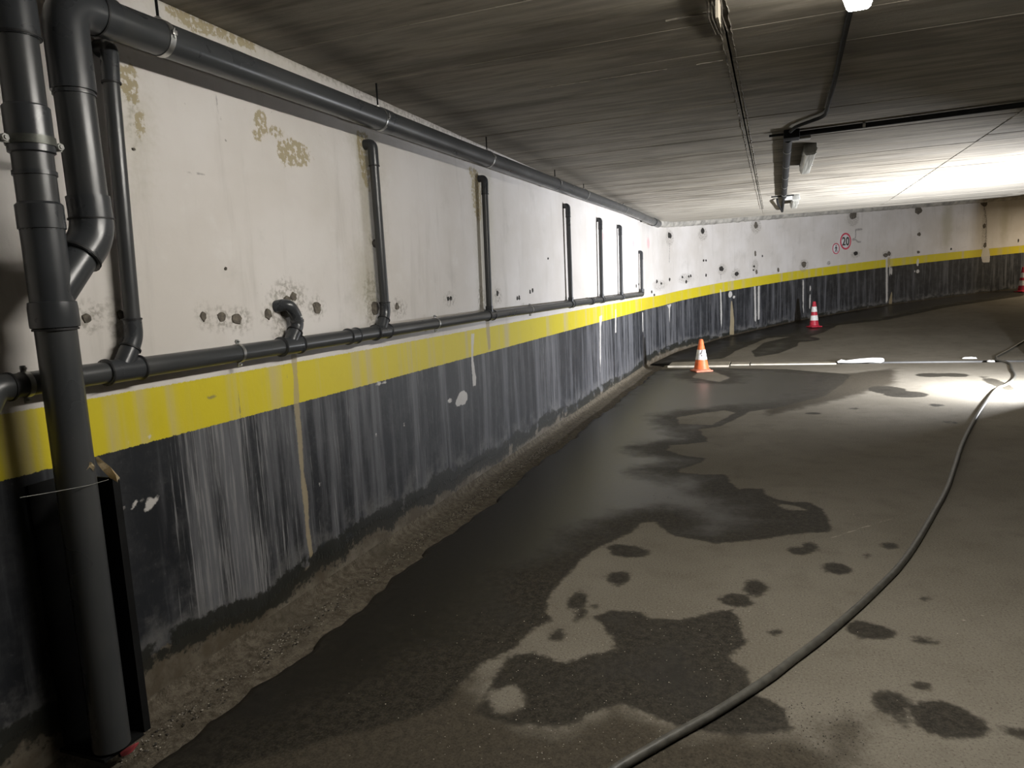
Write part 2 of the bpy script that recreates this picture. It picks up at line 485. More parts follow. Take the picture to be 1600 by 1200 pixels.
# features drawn on the walls, read off the photograph and carried onto the wall surface
LEFT = dict(
    ochre=[('e', 462, 240, 22, 19), ('e', 440, 236, 7, 16), ('e', 408, 190, 9, 16), ('e', 402, 210, 6, 8), ('e', 430, 205, 9, 7),
           ('e', 205, 135, 15, 34), ('e', 216, 185, 8, 22), ('e', 192, 115, 6, 20),
           ('p', (255, 6), (300, 22), (345, 42), (400, 68), (398, 78), (350, 62), (300, 44), (265, 22)),
           ('p', (560, 205), (575, 208), (578, 300), (570, 290), (561, 250)), ('e', 745, 305, 7, 38), ('e', 738, 270, 8, 9)],
    stain=[('p', (552, 210), (585, 210), (600, 380), (600, 480), (580, 480), (572, 350)), ('p', (738, 275), (765, 275), (770, 480), (752, 480)),
           ('e', 570, 440, 14, 45), ('e', 205, 165, 14, 50), ('e', 330, 32, 90, 14)],
    drip=[('p', (453, 552), (464, 552), (464, 575), (467, 610), (468, 640), (472, 680), (475, 740), (481, 770), (483, 820), (489, 868), (484, 872), (478, 835), (475, 795), (470, 750), (466, 700), (463, 665), (459, 630), (459, 590)),
          ('p', (758, 494), (764, 494), (767, 545), (763, 548))],
    chip=[('e', 723, 622, 8, 11), ('e', 717, 628, 5, 7), ('e', 703, 626, 3, 3), ('p', (736, 522), (741, 522), (740, 545), (739, 560), (744, 590), (743, 602), (739, 603), (737, 575), (736, 545)),
          ('e', 234, 786, 8, 9), ('e', 213, 785, 5, 4), ('e', 243, 782, 5, 5), ('e', 230, 796, 6, 6), ('e', 221, 787, 3, 4), ('e', 207, 794, 3, 3), ('e', 226, 779, 3, 3), ('e', 247, 777, 3, 3), ('e', 186, 812, 3, 4), ('e', 192, 795, 3, 3), ('e', 189, 845, 3, 4), ('e', 262, 787, 2, 2), ('e', 256, 828, 1.5, 3),
          ('e', 201, 693, 2.5, 3), ('e', 233, 682, 3.5, 3.5), ('e', 592, 599, 4, 3), ('e', 601, 597, 3, 2), ('e', 632, 663, 2, 3), ('e', 588, 680, 1.5, 3),
          ('p', (936, 494), (941, 493), (940, 505), (939, 512), (939, 560), (938, 585), (937, 555), (937, 512)), ('p', (961, 483), (963, 483), (963, 520), (961, 520)),
          ('p', (640, 523), (648, 521), (642, 527)), ('p', (570, 533), (576, 532), (572, 537)), ('e', 500, 756, 3, 3)],
    halo=[('e', 140, 500, 22, 22), ('e', 183, 510, 12, 30), ('e', 346, 497, 14, 14), ('e', 372, 500, 16, 15), ('e', 450, 470, 26, 28), ('e', 440, 520, 12, 34),
          ('e', 422, 490, 12, 14), ('e', 495, 482, 12, 14), ('e', 582, 470, 12, 38), ('e', 587, 380, 9, 13), ('e', 624, 482, 11, 13), ('e', 460, 455, 14, 12),
          ('e', 318, 494, 9, 14), ('e', 585, 500, 9, 14), ('e', 703, 468, 7, 9), ('e', 778, 462, 5, 10), ('e', 753, 470, 6, 20),
          ('e', 205, 150, 10, 42), ('p', (400, 66), (520, 118), (600, 160), (700, 205), (780, 240), (700, 212), (600, 168), (510, 124))],
    pink=[('e', 943, 370, 2, 7), ('e', 990, 381, 2, 6), ('e', 1002, 380, 1.5, 5)],
    scratch=[('l', .004, (335, 140), (340, 165), (345, 190)), ('l', .003, (268, 268), (320, 272)), ('l', .003, (372, 600), (376, 652)), ('l', .004, (545, 315), (560, 320)),
             ('l', .003, (440, 560), (452, 600)), ('e', 208, 233, 4, 3), ('e', 290, 160, 3, 3), ('e', 330, 620, 8, 3), ('e', 500, 210, 2, 2)])
BACK = dict(
    ochre=[('e', 1333, 322, 4, 2)],
    stain=[('e', 1480, 350, 8, 34), ('e', 1570, 345, 6, 30)],
    drip=[('p', (1142, 470), (1144, 470), (1147, 500), (1147, 523), (1140, 523), (1141, 500)), ('p', (1385, 402), (1391, 402), (1391, 418), (1385, 418)),
          ('p', (1389, 470), (1394, 452), (1394, 475), (1389, 475))],
    chip=[('p', (1042, 477), (1049, 475), (1047, 482), (1046, 520), (1045, 482)), ('p', (1125, 452), (1127, 452), (1128, 485), (1128, 517), (1126, 500)),
          ('p', (1178, 447), (1181, 447), (1182, 506), (1179, 500)), ('p', (1184, 447), (1187, 447), (1187, 500), (1184, 500)), ('e', 1141, 460, 3, 5), ('e', 1147, 464, 2, 2),
          ('p', (1384, 402), (1387, 400), (1387, 470), (1384, 474)), ('e', 1390, 423, 1, 8), ('e', 1393, 424, 1.2, 8), ('e', 1434, 424, 2.5, 3), ('e', 1429, 424, 1, 1.5), ('e', 1434, 410, 2, 6),
          ('p', (1536, 388), (1544, 386), (1547, 398), (1546, 410), (1535, 410), (1533, 400)), ('p', (1265, 460), (1267, 460), (1266, 485), (1264, 480)), ('e', 1266, 450, 1, 6),
          ('p', (1254, 437), (1256, 437), (1256, 492), (1254, 480)), ('p', (1003, 488), (1005, 488), (1005, 520), (1003, 515))],
    halo=[('e', 1046, 372, 6, 12), ('e', 1098, 366, 7, 10), ('e', 1181, 354, 8, 11), ('e', 1128, 421, 7, 8), ('e', 1150, 428, 7, 8), ('e', 1256, 415, 7, 10), ('e', 1333, 340, 9, 13),
          ('e', 1337, 397, 7, 5), ('e', 1386, 398, 8, 6), ('e', 1434, 322, 9, 5), ('e', 1538, 365, 4, 40), ('e', 1030, 446, 10, 8), ('e', 1070, 435, 9, 7), ('e', 1180, 415, 5, 9)],
    pink=[('e', 1013, 380, 2, 8)],
    scratch=[('l', .025, (1347, 358), (1337, 359), (1337, 370)), ('l', .025, (1337, 374), (1340, 378), (1345, 378)), ('l', .02, (1046, 380), (1046, 410)), ('l', .02, (1126, 428), (1126, 436)), ('e', 1334, 374, 3, 2),
             ('e', 1295, 411, 3, 3), ('l', .03, (1538, 325), (1541, 345), (1540, 380))])
FEATS = ['ochre', 'stain', 'drip', 'chip', 'halo', 'pink', 'scratch']
def features(P, spec, f):
    out = {}
    for k in FEATS:
        best = np.full(len(P), -0.5)
        for it in spec.get(k, []):
            if it[0] == 'e':
                c = f(it[1], it[2]); a = abs(f(it[1] + it[3], it[2])[0] - f(it[1] - it[3], it[2])[0]) / 2
                b = abs(f(it[1], it[2] + it[4])[1] - f(it[1], it[2] - it[4])[1]) / 2
                d = sd_ell(P, c, max(a, .004), max(b, .004))
            elif it[0] == 'p': d = sd_poly(P, [f(*q) for q in it[1:]])
            else: d = sd_line(P, [f(*q) for q in it[2:]], it[1])
            best = np.maximum(best, d)
        out[k] = best
    return out
def gsum(s, L):
    return np.clip(sum(a * np.exp(-((s - c) / w) ** 2) for c, w, a in L), 0, 1)
def left_attrs(A, B):
    P = np.stack([A, B], 1)
    d = features(P, LEFT, left_sh)
    d.update(s=A, h=B, b0=np.interp(A, [1, 3.5, 12.4], [1.003, 1.003, 1.033]), b1=np.interp(A, [1, 3.5, 12.4], [1.204, 1.204, 1.248]),
             foot=0.16 + 0.03 * np.sin(A * 2.1) - 0.10 * np.clip((A - 5) / 7, 0, 1) + 0.05 * np.exp(-((A - 2.0) / 0.4) ** 2),
             streak=gsum(A, [(2.16, .16, .95), (2.45, .22, .95), (2.75, .12, .35), (3.15, .35, .5), (4.05, .18, .55), (4.45, .3, .4), (5.5, .4, .4), (7.0, .5, .8), (9.3, 1.0, .9), (11.2, .8, .7)]))
    return d
xs = np.concatenate([np.arange(-4, 1.2, 0.25), np.arange(1.2, 6, 0.016), np.arange(6, 12.46, 0.03)]); xs[-1] = 12.45
ys = np.arange(0, H + 0.02, 0.019); ys[-1] = H
wl = grid_mesh('wall_left', xs, ys, lambda A, B: np.stack([np.full(len(A), WX), A, B], 1), M_WALL, left_attrs)
tag(wl, 'long wall painted white over a yellow stripe and a streaked black base', None, None, 'structure')
def back_attrs(A, B):
    P = np.stack([A, B], 1)
    d = features(P, BACK, back_sh)
    d.update(s=A + 40, h=B, b0=np.interp(A, [0, 3], [1.033, 1.045]), b1=np.interp(A, [0, 3], [1.248, 1.255]), foot=np.interp(A, [0, 2.5, 4.5, 6, 20], [0.13, 0.14, 0.03, 0.0, -0.02]),
             streak=gsum(A, [(.6, .6, .8), (2.2, .7, .7), (4.2, .5, .45), (5.6, .3, .5), (7.0, .8, .4), (9.2, .4, .4)]))
    return d
def back_pos(A, B):
    X = np.interp(A, CS, CURVE[:, 0]); Y = np.interp(A, CS, CURVE[:, 1])
    return np.stack([X, Y, fz(Y) + B], 1)
xs = np.linspace(0, CS[-1], 520)
wb = grid_mesh('wall_back', xs, np.linspace(0, H, 85), back_pos, M_WALL, back_attrs)
tag(wb, 'curved far wall along the ramp, white over yellow and black paint', None, None, 'structure')

def plain_wall(name, pts, h0=-0.1, h1=3.6, label=None):
    """side of the garage beyond the frame, painted like the rest"""
    V = []; Fc = []; S = []; Hh = []
    s = 0
    for i, p in enumerate(pts):
        if i: s += math.dist(p, pts[i - 1])
        z = float(fz(p[1])) if p[1] > 13.25 else 0.0
        for h in np.linspace(0, 1, 12):
            hh = h0 + (h1 - h0) * h
            V.append((p[0], p[1], hh + z)); S.append(s + 90); Hh.append(hh)
        if i:
            a = (i - 1) * 12
            for k in range(11): Fc.append((a + k, a + 12 + k, a + 13 + k, a + k + 1))
    n = len(V); at = dict(s=S, h=Hh, b0=[1.0] * n, b1=[1.24] * n, foot=[.15] * n, streak=[.3] * n)
    for k in FEATS: at[k] = [-0.5] * n
    return tag(raw(name, V, Fc, M_WALL, None, at), label, None, None, 'structure')
M_BARE = simple('bare_grey_concrete', (0.10, 0.095, 0.085), 0.85, 0.3, 4, bump=0.5)  # dark tone keeps the unseen rear and right walls from bouncing fill light
def bare_wall(name, pts, label):
    bm = NB()
    for a, b in zip(pts[:-1], pts[1:]):
        d = Vector((b[0] - a[0], b[1] - a[1], 0)); c = Vector(((a[0] + b[0]) / 2, (a[1] + b[1]) / 2, H / 2))
        box(bm, c, (d.length + .1, .12, H + .1), Matrix.Rotation(math.atan2(d.y, d.x), 3, 'Z'))
    return tag(obj(name, bm, M_BARE, None, False), label, None, None, 'structure')
bare_wall('wall_rear', [(-2.3, -4.06), (9.3, -4.06)], 'bare concrete wall behind the viewer')
bare_wall('wall_right', [(9.2, -4.1), (9.2, 13.74), (3.93, 13.74)], 'bare concrete wall on the right side of the garage')
inner = [(3.87, 13.68), (4.5, 15.0), (5.35, 16.7), (6.5, 18.4), (8.0, 20.0), (10, 21.3), (13, 22.2)]
plain_wall('wall_inner', inner, h1=2.75)

# ------------------------------------------------------------------ setting: floor, gutter, ramp
WET = [
    [(1005, 578), (1120, 575), (1230, 577), (1330, 585), (1318, 598), (1290, 618), (1222, 636), (1172, 643), (1150, 655), (1125, 666), (1092, 671), (1102, 684), (1106, 690), (1075, 694), (1046, 696), (1040, 704),
     (1070, 712), (1104, 716), (1095, 723), (1062, 733), (1058, 738), (1100, 742), (1130, 741), (1141, 752), (1152, 765), (1170, 763), (1192, 764), (1200, 775), (1228, 784), (1262, 785), (1286, 795), (1297, 812),
     (1294, 831), (1232, 835), (1180, 845), (1115, 849), (1052, 838), (1022, 816), (1000, 817), (990, 832), (940, 853), (905, 876), (880, 905), (857, 933), (851, 950), (864, 968), (832, 984), (802, 1012), (765, 1033),
     (735, 1052), (700, 1095), (640, 1120), (540, 1150), (420, 1180), (330, 1210), (100, 1260), (230, 1100), (560, 860), (780, 715)],
    [(772, 1060), (800, 1024), (832, 1018), (880, 1037), (930, 1020), (966, 1018), (961, 1000), (946, 985), (927, 964), (955, 954), (1000, 956), (1012, 968), (1060, 968), (1100, 960), (1140, 952), (1155, 968), (1164, 1000),
     (1174, 998), (1160, 1010), (1136, 1028), (1165, 1048), (1176, 1085), (1200, 1092), (1222, 1105), (1242, 1142), (1180, 1148), (1085, 1142), (1040, 1130), (965, 1098), (930, 1114), (880, 1136), (800, 1134), (745, 1112)],
    [(1012, 574), (1022, 560), (1092, 538), (1150, 522), (1250, 500), (1385, 474), (1480, 462), (1600, 447), (1600, 462), (1480, 480), (1385, 500), (1310, 508), (1285, 520), (1250, 530), (1245, 541), (1218, 552), (1180, 558),
     (1175, 549), (1195, 535), (1235, 526), (1200, 528), (1150, 548), (1130, 560), (1060, 566)],
]
DRY = [[(1058, 652), (1100, 645), (1132, 641), (1150, 645), (1112, 664), (1060, 663)], [(1202, 783), (1240, 790), (1262, 797), (1230, 797)], [(762, 1082), (800, 1072), (826, 1085), (828, 1100), (800, 1120), (770, 1112)],
       [(1100, 575), (1140, 590), (1125, 597), (1080, 590)]]
SPOTS = [(967, 905, 18, 11), (902, 940, 15, 14), (908, 958, 8, 12), (871, 993, 9, 7), (985, 862, 32, 9), (968, 856, 20, 6), (1250, 861, 18, 6), (1266, 854, 12, 6), (1308, 888, 23, 9), (1388, 853, 13, 5), (1355, 985, 32, 13), (1380, 988, 20, 10),
         (1441, 1001, 19, 6), (1211, 988, 10, 5), (1443, 935, 7, 3), (1390, 1098, 28, 18), (1480, 1125, 52, 28), (1510, 1132, 40, 20), (1440, 1071, 14, 6), (1588, 1143, 24, 8), (1150, 938, 25, 10), (1180, 918, 18, 12), (1408, 1124, 6, 6),
         (1385, 609, 30, 6), (1415, 616, 35, 5), (1455, 586, 25, 3), (1490, 586, 25, 3), (1272, 646, 12, 1.5), (1333, 638, 8, 1.5), (1463, 633, 12, 2.5), (1355, 868, 4, 3), (1250, 530, 30, 4), (928, 947, 6, 3), (1485, 660, 8, 3), (1560, 600, 14, 12)]
DAMP = [[(100, 1200), (360, 1165), (560, 1070), (740, 1050), (770, 1110), (880, 1138), (960, 1098), (1085, 1142), (1245, 1142), (1290, 1165), (1340, 1210), (1300, 1400), (0, 1400)],
        [(1260, 1130), (1360, 1120), (1350, 1200), (1280, 1200)], [(1180, 600), (1400, 575), (1400, 600), (1330, 620), (1200, 650)]]
CRACKS = [((1455, 782), (1410, 805), (1355, 822), (1300, 840)), ((1320, 795), (1345, 812), (1360, 822)), ((1540, 960), (1500, 970))]
def floor_attrs(A, B):
    P = np.stack([A, B], 1); fp = lambda p: on_floor(*p)[:2]
    wet = np.full(len(P), -0.6)
    for q in WET: wet = np.maximum(wet, sd_poly(P, [fp(p) for p in q]))
    for q in DRY: wet = np.minimum(wet, -sd_poly(P, [fp(p) for p in q]))
    for x, y, a, b in SPOTS:
        c = fp((x, y)); ax = abs(fp((x + a, y))[0] - fp((x - a, y))[0]) / 2; ay = abs(fp((x, y - b))[1] - fp((x, y + b))[1]) / 2
        wet = np.maximum(wet, sd_ell(P, c, ax, ay))
    damp = np.full(len(P), -0.6)
    for q in DAMP: damp = np.maximum(damp, sd_poly(P, [fp(p) for p in q]))
    crack = np.full(len(P), -0.5)
    for q in CRACKS: crack = np.maximum(crack, sd_line(P, [fp(p) for p in q], 0.006))
    return dict(wet=np.clip(wet, -0.6, 0.6), damp=np.clip(damp, -0.6, 0.6), crack=crack)
def edge_x(y):
    y = np.asarray(y, float)
    return -1.935 + 0.020 * np.sin(y * 3.1) + 0.012 * np.sin(y * 11.3 + 1) + 0.008 * np.sin(y * 29 + 2) + 0.006 * np.sign(np.sin(y * 17)) 
xs = np.concatenate([np.arange(0, 2.6, 0.026), np.arange(2.6, 6.4, 0.09), [8.15, 11.2]])
ys = np.concatenate([np.arange(-4, 1.2, 0.4), np.arange(1.2, 5, 0.024), np.arange(5, 9, 0.045), np.arange(9, 12.98, 0.08), [12.98]])
def floor_pos(A, B):
    X = edge_x(B) * np.clip(1 - A / 0.5, 0, 1) + (-1.935) * np.clip(A / 0.5, 0, 1) + A
    Z = np.where(A < 0.001, -0.035, 0.0)
    return np.stack([X, B, Z], 1)
fl = grid_mesh('floor', xs, ys, floor_pos, M_FLOOR, lambda A, B: floor_attrs(A - 1.935, B))
tag(fl, 'worn concrete floor with dark wet patches', None, None, 'structure')
xs = np.concatenate([np.arange(-2.6, 5, 0.05), np.arange(5, 13.2, 0.4)]); ys = np.concatenate([np.arange(13.25, 18, 0.06), np.arange(18, 28, 0.12)])
rp = grid_mesh('floor_ramp', xs, ys, lambda A, B: np.stack([A, B, fz(B)], 1), M_FLOOR, floor_attrs)
tag(rp, 'concrete ramp rising and turning right beyond the drain channel', None, None, 'structure')
# gutter strip along the left wall (rough, slightly sunken) and the drain channel across the foot of the ramp
ys = np.arange(-4, 13.0, 0.03); V = []; Fc = []
gx = [0.0, 0.012, 0.035, 0.09, 0.14, 0.19, 0.235, 0.30]
gz = [0.055, 0.022, 0.004, -0.006, -0.010, -0.016, -0.022, -0.03]
for i, y in enumerate(ys):
    for k in range(len(gx)):
        V.append((WX + gx[k], y, gz[k] + random.uniform(-.003, .003) * (k > 1)))
    if i:
        n = len(gx); a = (i - 1) * n
        for k in range(n - 1): Fc.append((a + k, a + k + 1, a + n + k + 1, a + n + k))
tag(raw('trim_1', V, Fc, M_GUT, None, None, True), 'rough sunken aggregate gutter along the foot of the left wall', None, None, 'structure')
bm = NB()
for a, b in (((-2.25, 12.98, -0.09), (9.2, 13.25, -0.08)), ((-2.25, 12.975, -0.09), (9.2, 12.985, -0.004)), ((-2.25, 13.245, -0.09), (9.2, 13.255, -0.004))):
    box(bm, [(a[i] + b[i]) / 2 for i in range(3)], [b[i] - a[i] for i in range(3)])
tag(obj('trim_2', bm, simple('wet_channel_concrete', (0.022, 0.020, 0.016), 0.4, 0.4, 10), None, False), 'open drain channel crossing the floor at the foot of the ramp', None, None, 'structure')
# concrete lip under the ceiling along the back wall
V = []; Fc = []
prof = [(0.0, -0.02), (0.075, 0.0), (0.10, 0.05), (0.10, 0.14)]
for i, s in enumerate(np.linspace(0.02, CS[-1], 260)):
    p = curve_at(s); n_, t_ = curve_n(s); z = float(fz(p[1])) + H - 0.08
    for d_, dz in prof:
        w = random.uniform(-.012, .012)
        V.append((p[0] + n_[0] * (d_ + w), p[1] + n_[1] * (d_ + w), z + dz + random.uniform(-.006, .006)))
    if i:
        a = (i - 1) * 4
        for k in range(3): Fc.append((a + k, a + k + 1, a + 5 + k, a + 4 + k))
tag(raw('trim_3', V, Fc, simple('pale_mortar_lip', (0.40, 0.38, 0.34), 0.8, 0.35, 6, bump=0.7), None, None, True), 'rough pale mortar lip where the ceiling meets the far wall', None, None, 'structure')

# ------------------------------------------------------------------ setting: ceiling
SEAMS = [-0.22, 1.75, 3.70, 5.65]
yb = [-4.0]
while yb[-1] < 28: yb.append(yb[-1] + random.choice([.10, .12, .14, .15, .18, .22]))
xb = [-2.3] + [v for s in SEAMS for v in (s - 0.005, s + 0.005)] + [13.2]
V = []; Fc = []; BD = []; FT = []
for i in range(0, len(xb) - 1):
    seam = i % 2 == 1
    for j in range(len(yb) - 1):
        dz = 0.0025 if seam else random.uniform(-0.0022, 0.0022)
        bdv = 0.0 if seam else random.random() ** 2
        a = len(V)
        for x, y in ((xb[i], yb[j]), (xb[i + 1], yb[j]), (xb[i + 1], yb[j + 1]), (xb[i], yb[j + 1])):
            V.append((x, y, H + float(fz(y)) + dz)); BD.append(bdv); FT.append(min(1.0, max(0.0, (y - 8.5) / 4)) * 0.75)  # painted flood brightness grows towards the far end
        Fc.append((a, a + 3, a + 2, a + 1))
        # step to the next board
        if j:
            b = prev
            Fc.append((b + 3, b + 2, a + 1, a))
        prev = a
cl = raw('ceiling', V, Fc, M_CEIL, None, dict(board=BD, flood_tone=FT))
tag(cl, 'low board-marked concrete ceiling', None, None, 'structure')
sol = cl.modifiers.new('thick', 'SOLIDIFY'); sol.thickness = 0.12; sol.offset = -1
def ragged(x0, y0, x1, y1, w, th, step=0.03, gap=0.0):
    """a ragged fin of mortar hanging from the ceiling between two points"""
    n = max(3, int(math.hypot(x1 - x0, y1 - y0) / step)); bm = NB(); rows = []
    d = Vector((x1 - x0, y1 - y0, 0)).normalized(); nrm = Vector((-d.y, d.x, 0))
    for i in range(n + 1):
        t_ = i / n; y = y0 + (y1 - y0) * t_; x = x0 + (x1 - x0) * t_
        ww = w * random.uniform(0.4, 1.2); tt = th * random.uniform(0.15, 1.2)
        z = H + float(fz(y)) + 0.006
        c = Vector((x, y, z)) + nrm * random.uniform(-.004, .004)
        rows.append([bm.verts.new(c - nrm * ww), bm.verts.new(c - Vector((0, 0, tt + .01))), bm.verts.new(c + nrm * ww)])
    for i in range(n):
        if random.random() < gap: continue
        a, b = rows[i], rows[i + 1]
        bm.faces.new((a[0], a[1], b[1], b[0])); bm.faces.new((a[1], a[2], b[2], b[1]))
    return bm
for s, g in ((-0.245, .12), (-0.195, .08), (1.75, .55)):
    obj('mortar_ridge', ragged(s, 2.0, s, 13.0 if s < 1 else 12.5, 0.006, 0.0025, 0.03, g), M_SEAM, cl, False)
for a, b in (((840, 138), (1042, 107)), ((1088, 100), (1130, 93)), ((1040, 32), (1112, 18))):
    p, q = on_z(*a, H), on_z(*b, H)
    obj('mortar_fin', ragged(p[0], p[1], q[0], q[1], 0.0035, 0.0015, 0.03, 0.0), M_SEAM, cl, False)
# dark hollow with loose strands where the joint is broken open
bm = NB(); p = on_z(1117, 8, H)
for k in range(5):
    x = p[0] - 0.03 + 0.014 * k
    tube(bm, [(x, p[1] - .5, H - .004), (x + .01, p[1] - .2, H - .022), (x - .004, p[1] + .1, H - .016), (x + .006, p[1] + .35, H - .008)], 0.004, 6)
obj('loose_strand', bm, M_PATCH, cl)

# ------------------------------------------------------------------ mortar patches and old anchor holes in the walls
def blob(bm, c, u, v, n, a, b, th=0.006):
    k = 12; c = Vector(c); u = Vector(u); v = Vector(v); n = Vector(n)
    ro = [1 + random.uniform(-.18, .18) for _ in range(k)]
    o = [bm.verts.new(c + u * math.cos(6.2832 * i / k) * a * ro[i] + v * math.sin(6.2832 * i / k) * b * ro[i] - n * .004) for i in range(k)]
    m = [bm.verts.new(c + u * math.cos(6.2832 * i / k) * a * ro[i] * .8 + v * math.sin(6.2832 * i / k) * b * ro[i] * .8 + n * th * random.uniform(.6, 1.2)) for i in range(k)]
    ce = bm.verts.new(c + n * th * 0.35)
    for i in range(k):
        bm.faces.new((o[i], o[(i + 1) % k], m[(i + 1) % k], m[i])); bm.faces.new((m[i], m[(i + 1) % k], ce))
    return bm
for x, y, a, b, m in [(135, 497, 8, 9, 0), (188, 492, 6, 9, 0), (317, 494, 5, 9, 0), (346, 496, 7, 9, 0), (370, 498, 8, 10, 0), (419, 491, 6, 9, 0), (446, 486, 9, 12, 0), (448, 468, 6, 7, 0), (458, 463, 5, 8, 0),
                      (495, 481, 7, 10, 0), (586, 482, 7, 12, 0), (585, 381, 4, 7, 0), (620, 479, 3, 6, 0), (700, 467, 1.5, 4, 1), (704, 466, 1.5, 3.5, 1), (777, 458, 1.5, 5, 1), (808, 466, 1, 4, 1), (811, 465, 1, 4, 1),
                      (828, 456, 1, 4, 1), (832, 454, 1, 4, 1), (856, 404, .8, 2, 1), (994, 447, .7, 3, 1), (998, 444, .7, 2, 1), (208, 233, 3, 2.5, 0), (352, 420, 2, 3, 0)]:
    c = on_x(x, y); A = abs(on_x(x + a, y)[1] - on_x(x - a, y)[1]) / 2; Bz = abs(on_x(x, y - b)[2] - on_x(x, y + b)[2]) / 2
    obj('mortar_patch' if m == 0 else 'anchor_hole', blob(NB(), c, (0, 1, 0), (0, 0, 1), (1, 0, 0), A, Bz), M_PATCH2 if m else M_PATCH, wl)
def back_frame(px, py):
    s, h = back_sh(px, py); p = curve_at(s); n_, t_ = curve_n(s)
    return Vector((p[0], p[1], float(fz(p[1])) + h)), Vector((t_[0], t_[1], 0)), Vector((n_[0], n_[1], 0)), s, h
for x, y, a, b, m in [(1046, 368, 3, 5, 1), (1098, 361, 3, 5, 1), (1181, 352, 3, 6, 0), (1127, 420, 4, 4, 1), (1151, 428, 3.5, 4, 1), (1180, 396, 1.5, 5, 0), (1178, 416, 1.5, 2, 1), (1177, 422, 1.2, 1.5, 1), (1182, 425, 1.6, 4, 0),
                      (1216, 422, 1.6, 4, 0), (1256, 413, 4, 5, 0), (1333, 336, 6, 7, 0), (1337, 396, 3.5, 3.5, 1), (1384, 399, 4, 3.5, 0), (1389, 396, 3, 4, 0), (1435, 329, 6, 6, 0), (1436, 366, 3, 3, 0), (1435, 394, 2.5, 2.5, 0),
                      (1486, 389, 1.4, 1.8, 1), (1538, 317, 6, 6, 0), (1538, 353, 2.5, 4, 0), (1539, 383, 2.5, 4.5, 0), (1099, 407, 1, 2, 1), (1103, 407, 1, 2, 1), (1103, 430, 1, 3, 1), (1046, 437, 1, 3, 1), (1026, 440, 1, 3, 1), (1066, 433, 1, 2, 1),
                      (1072, 440, 1.2, 3, 1), (1076, 432, 1, 2, 1), (1079, 431, 1, 2.5, 1), (1033, 443, 1, 2, 1), (1018, 456, 1, 2.5, 1), (1022, 461, 1, 2, 1), (1591, 376, 1, 3, 1), (1191, 400, .8, 2, 1)]:
    c, u, n_, s, h = back_frame(x, y)
    A = abs(back_sh(x + a, y)[0] - back_sh(x - a, y)[0]) / 2; Bz = abs(back_sh(x, y - b)[1] - back_sh(x, y + b)[1]) / 2
    obj('mortar_patch' if m == 0 else 'anchor_hole', blob(NB(), c, u, (0, 0, 1), n_, A, Bz, .012), M_PATCH2 if m else M_PATCH, wb)
# dark expansion joint between the two walls
bm = NB(); box(bm, (WX + .002, 12.47, 0.30), (.012, .035, .62)); obj('expansion_joint', bm, M_PATCH2, wb, False)

# ------------------------------------------------------------------ pipework
CX = -2.15
def cz(y): return float(np.interp(y, [1.3, 2.7, 5.2, 12.1], [1.288, 1.293, 1.310, 1.322]))
def mz(y): return float(np.interp(y, [1.6, 1.9, 11.0, 13.5], [2.440, 2.447, 2.583, 2.590]))
# -- soil stack at the left
PX, PY, PR = -2.025, 1.508, 0.056
st = thing('drain_stack', (PX, PY, 0.0), 'thick dark grey plastic drain stack standing in front of the wall at far left', 'pipe')
bm = NB(); tube(bm, [(PX, PY, 0.10), (PX, PY, 1.52)], PR, 28); obj('lower_pipe', bm, PVC, st)
bm = NB(); tube(bm, [(PX, PY, 1.50), (PX, PY, 2.34)], PR - .002, 28); obj('upper_pipe', bm, PVC, st)
bm = NB(); tube(bm, bend([(PX, PY, 2.28), (PX, PY, 2.47), (PX, PY - .42, 2.49)], 0.13, 10), PR + .005, 28); e_ = obj('top_elbow', bm, PVC_DK, st)
bm = NB(); ringband(bm, (PX, PY, 2.285), (0, 0, 1), PR + .003, .006, .005); obj('gasket', bm, RUBBER, e_)
bm = NB(); ringband(bm, (PX, PY - .17, 2.482), (0, 1, 0), PR + .003, .006, .005); obj('gasket', bm, RUBBER, e_)
bm = NB(); lathe(bm, (PX, PY, 1.96), (0, 0, 1), [(0, PR - .002), (.004, PR + .005), (.09, PR + .005), (.13, PR + .005), (.135, PR)], 28); obj('coupling', bm, PVC_DK, st)
bm = NB(); ringband(bm, (PX, PY, 1.905), (0, 0, 1), PR - .002, .012, .004); obj('coupling_bead', bm, PVC_DK, st)
bm = NB(); lathe(bm, (PX, PY, 1.745), (0, 0, 1), [(0, PR - .002), (.002, PR + .006), (.07, PR + .006), (.078, PR - .002)], 28); obj('coupling', bm, PVC_DK, st)
bm = NB(); ringband(bm, (PX, PY, 1.744), (0, 0, 1), PR - .002, .004, .004); obj('gasket', bm, RUBBER, st)
# wye: the short straight body, the slanted inlet and the wide collar under it
W0, W1 = Vector((PX, PY, 1.545)), Vector((-2.04, 1.688, 1.742))
bm = NB(); tube(bm, [(PX, PY, 1.50), (PX, PY, 1.75)], PR + .002, 28); tube(bm, [W0, W0.lerp(W1, .64)], PR - .001, 28); wy = obj('wye_branch', bm, PVC_DK, st)
bm = NB(); lathe(bm, (PX, PY, 1.455), (0, 0, 1), [(0, PR), (.003, PR + .009), (.012, PR + .010), (.062, PR + .010), (.078, PR + .008), (.081, PR)], 28); obj('wide_collar', bm, PVC_DK, wy)
bm = NB(); ringband(bm, (PX, PY, 1.452), (0, 0, 1), PR, .006, .006); obj('gasket', bm, RUBBER, wy)
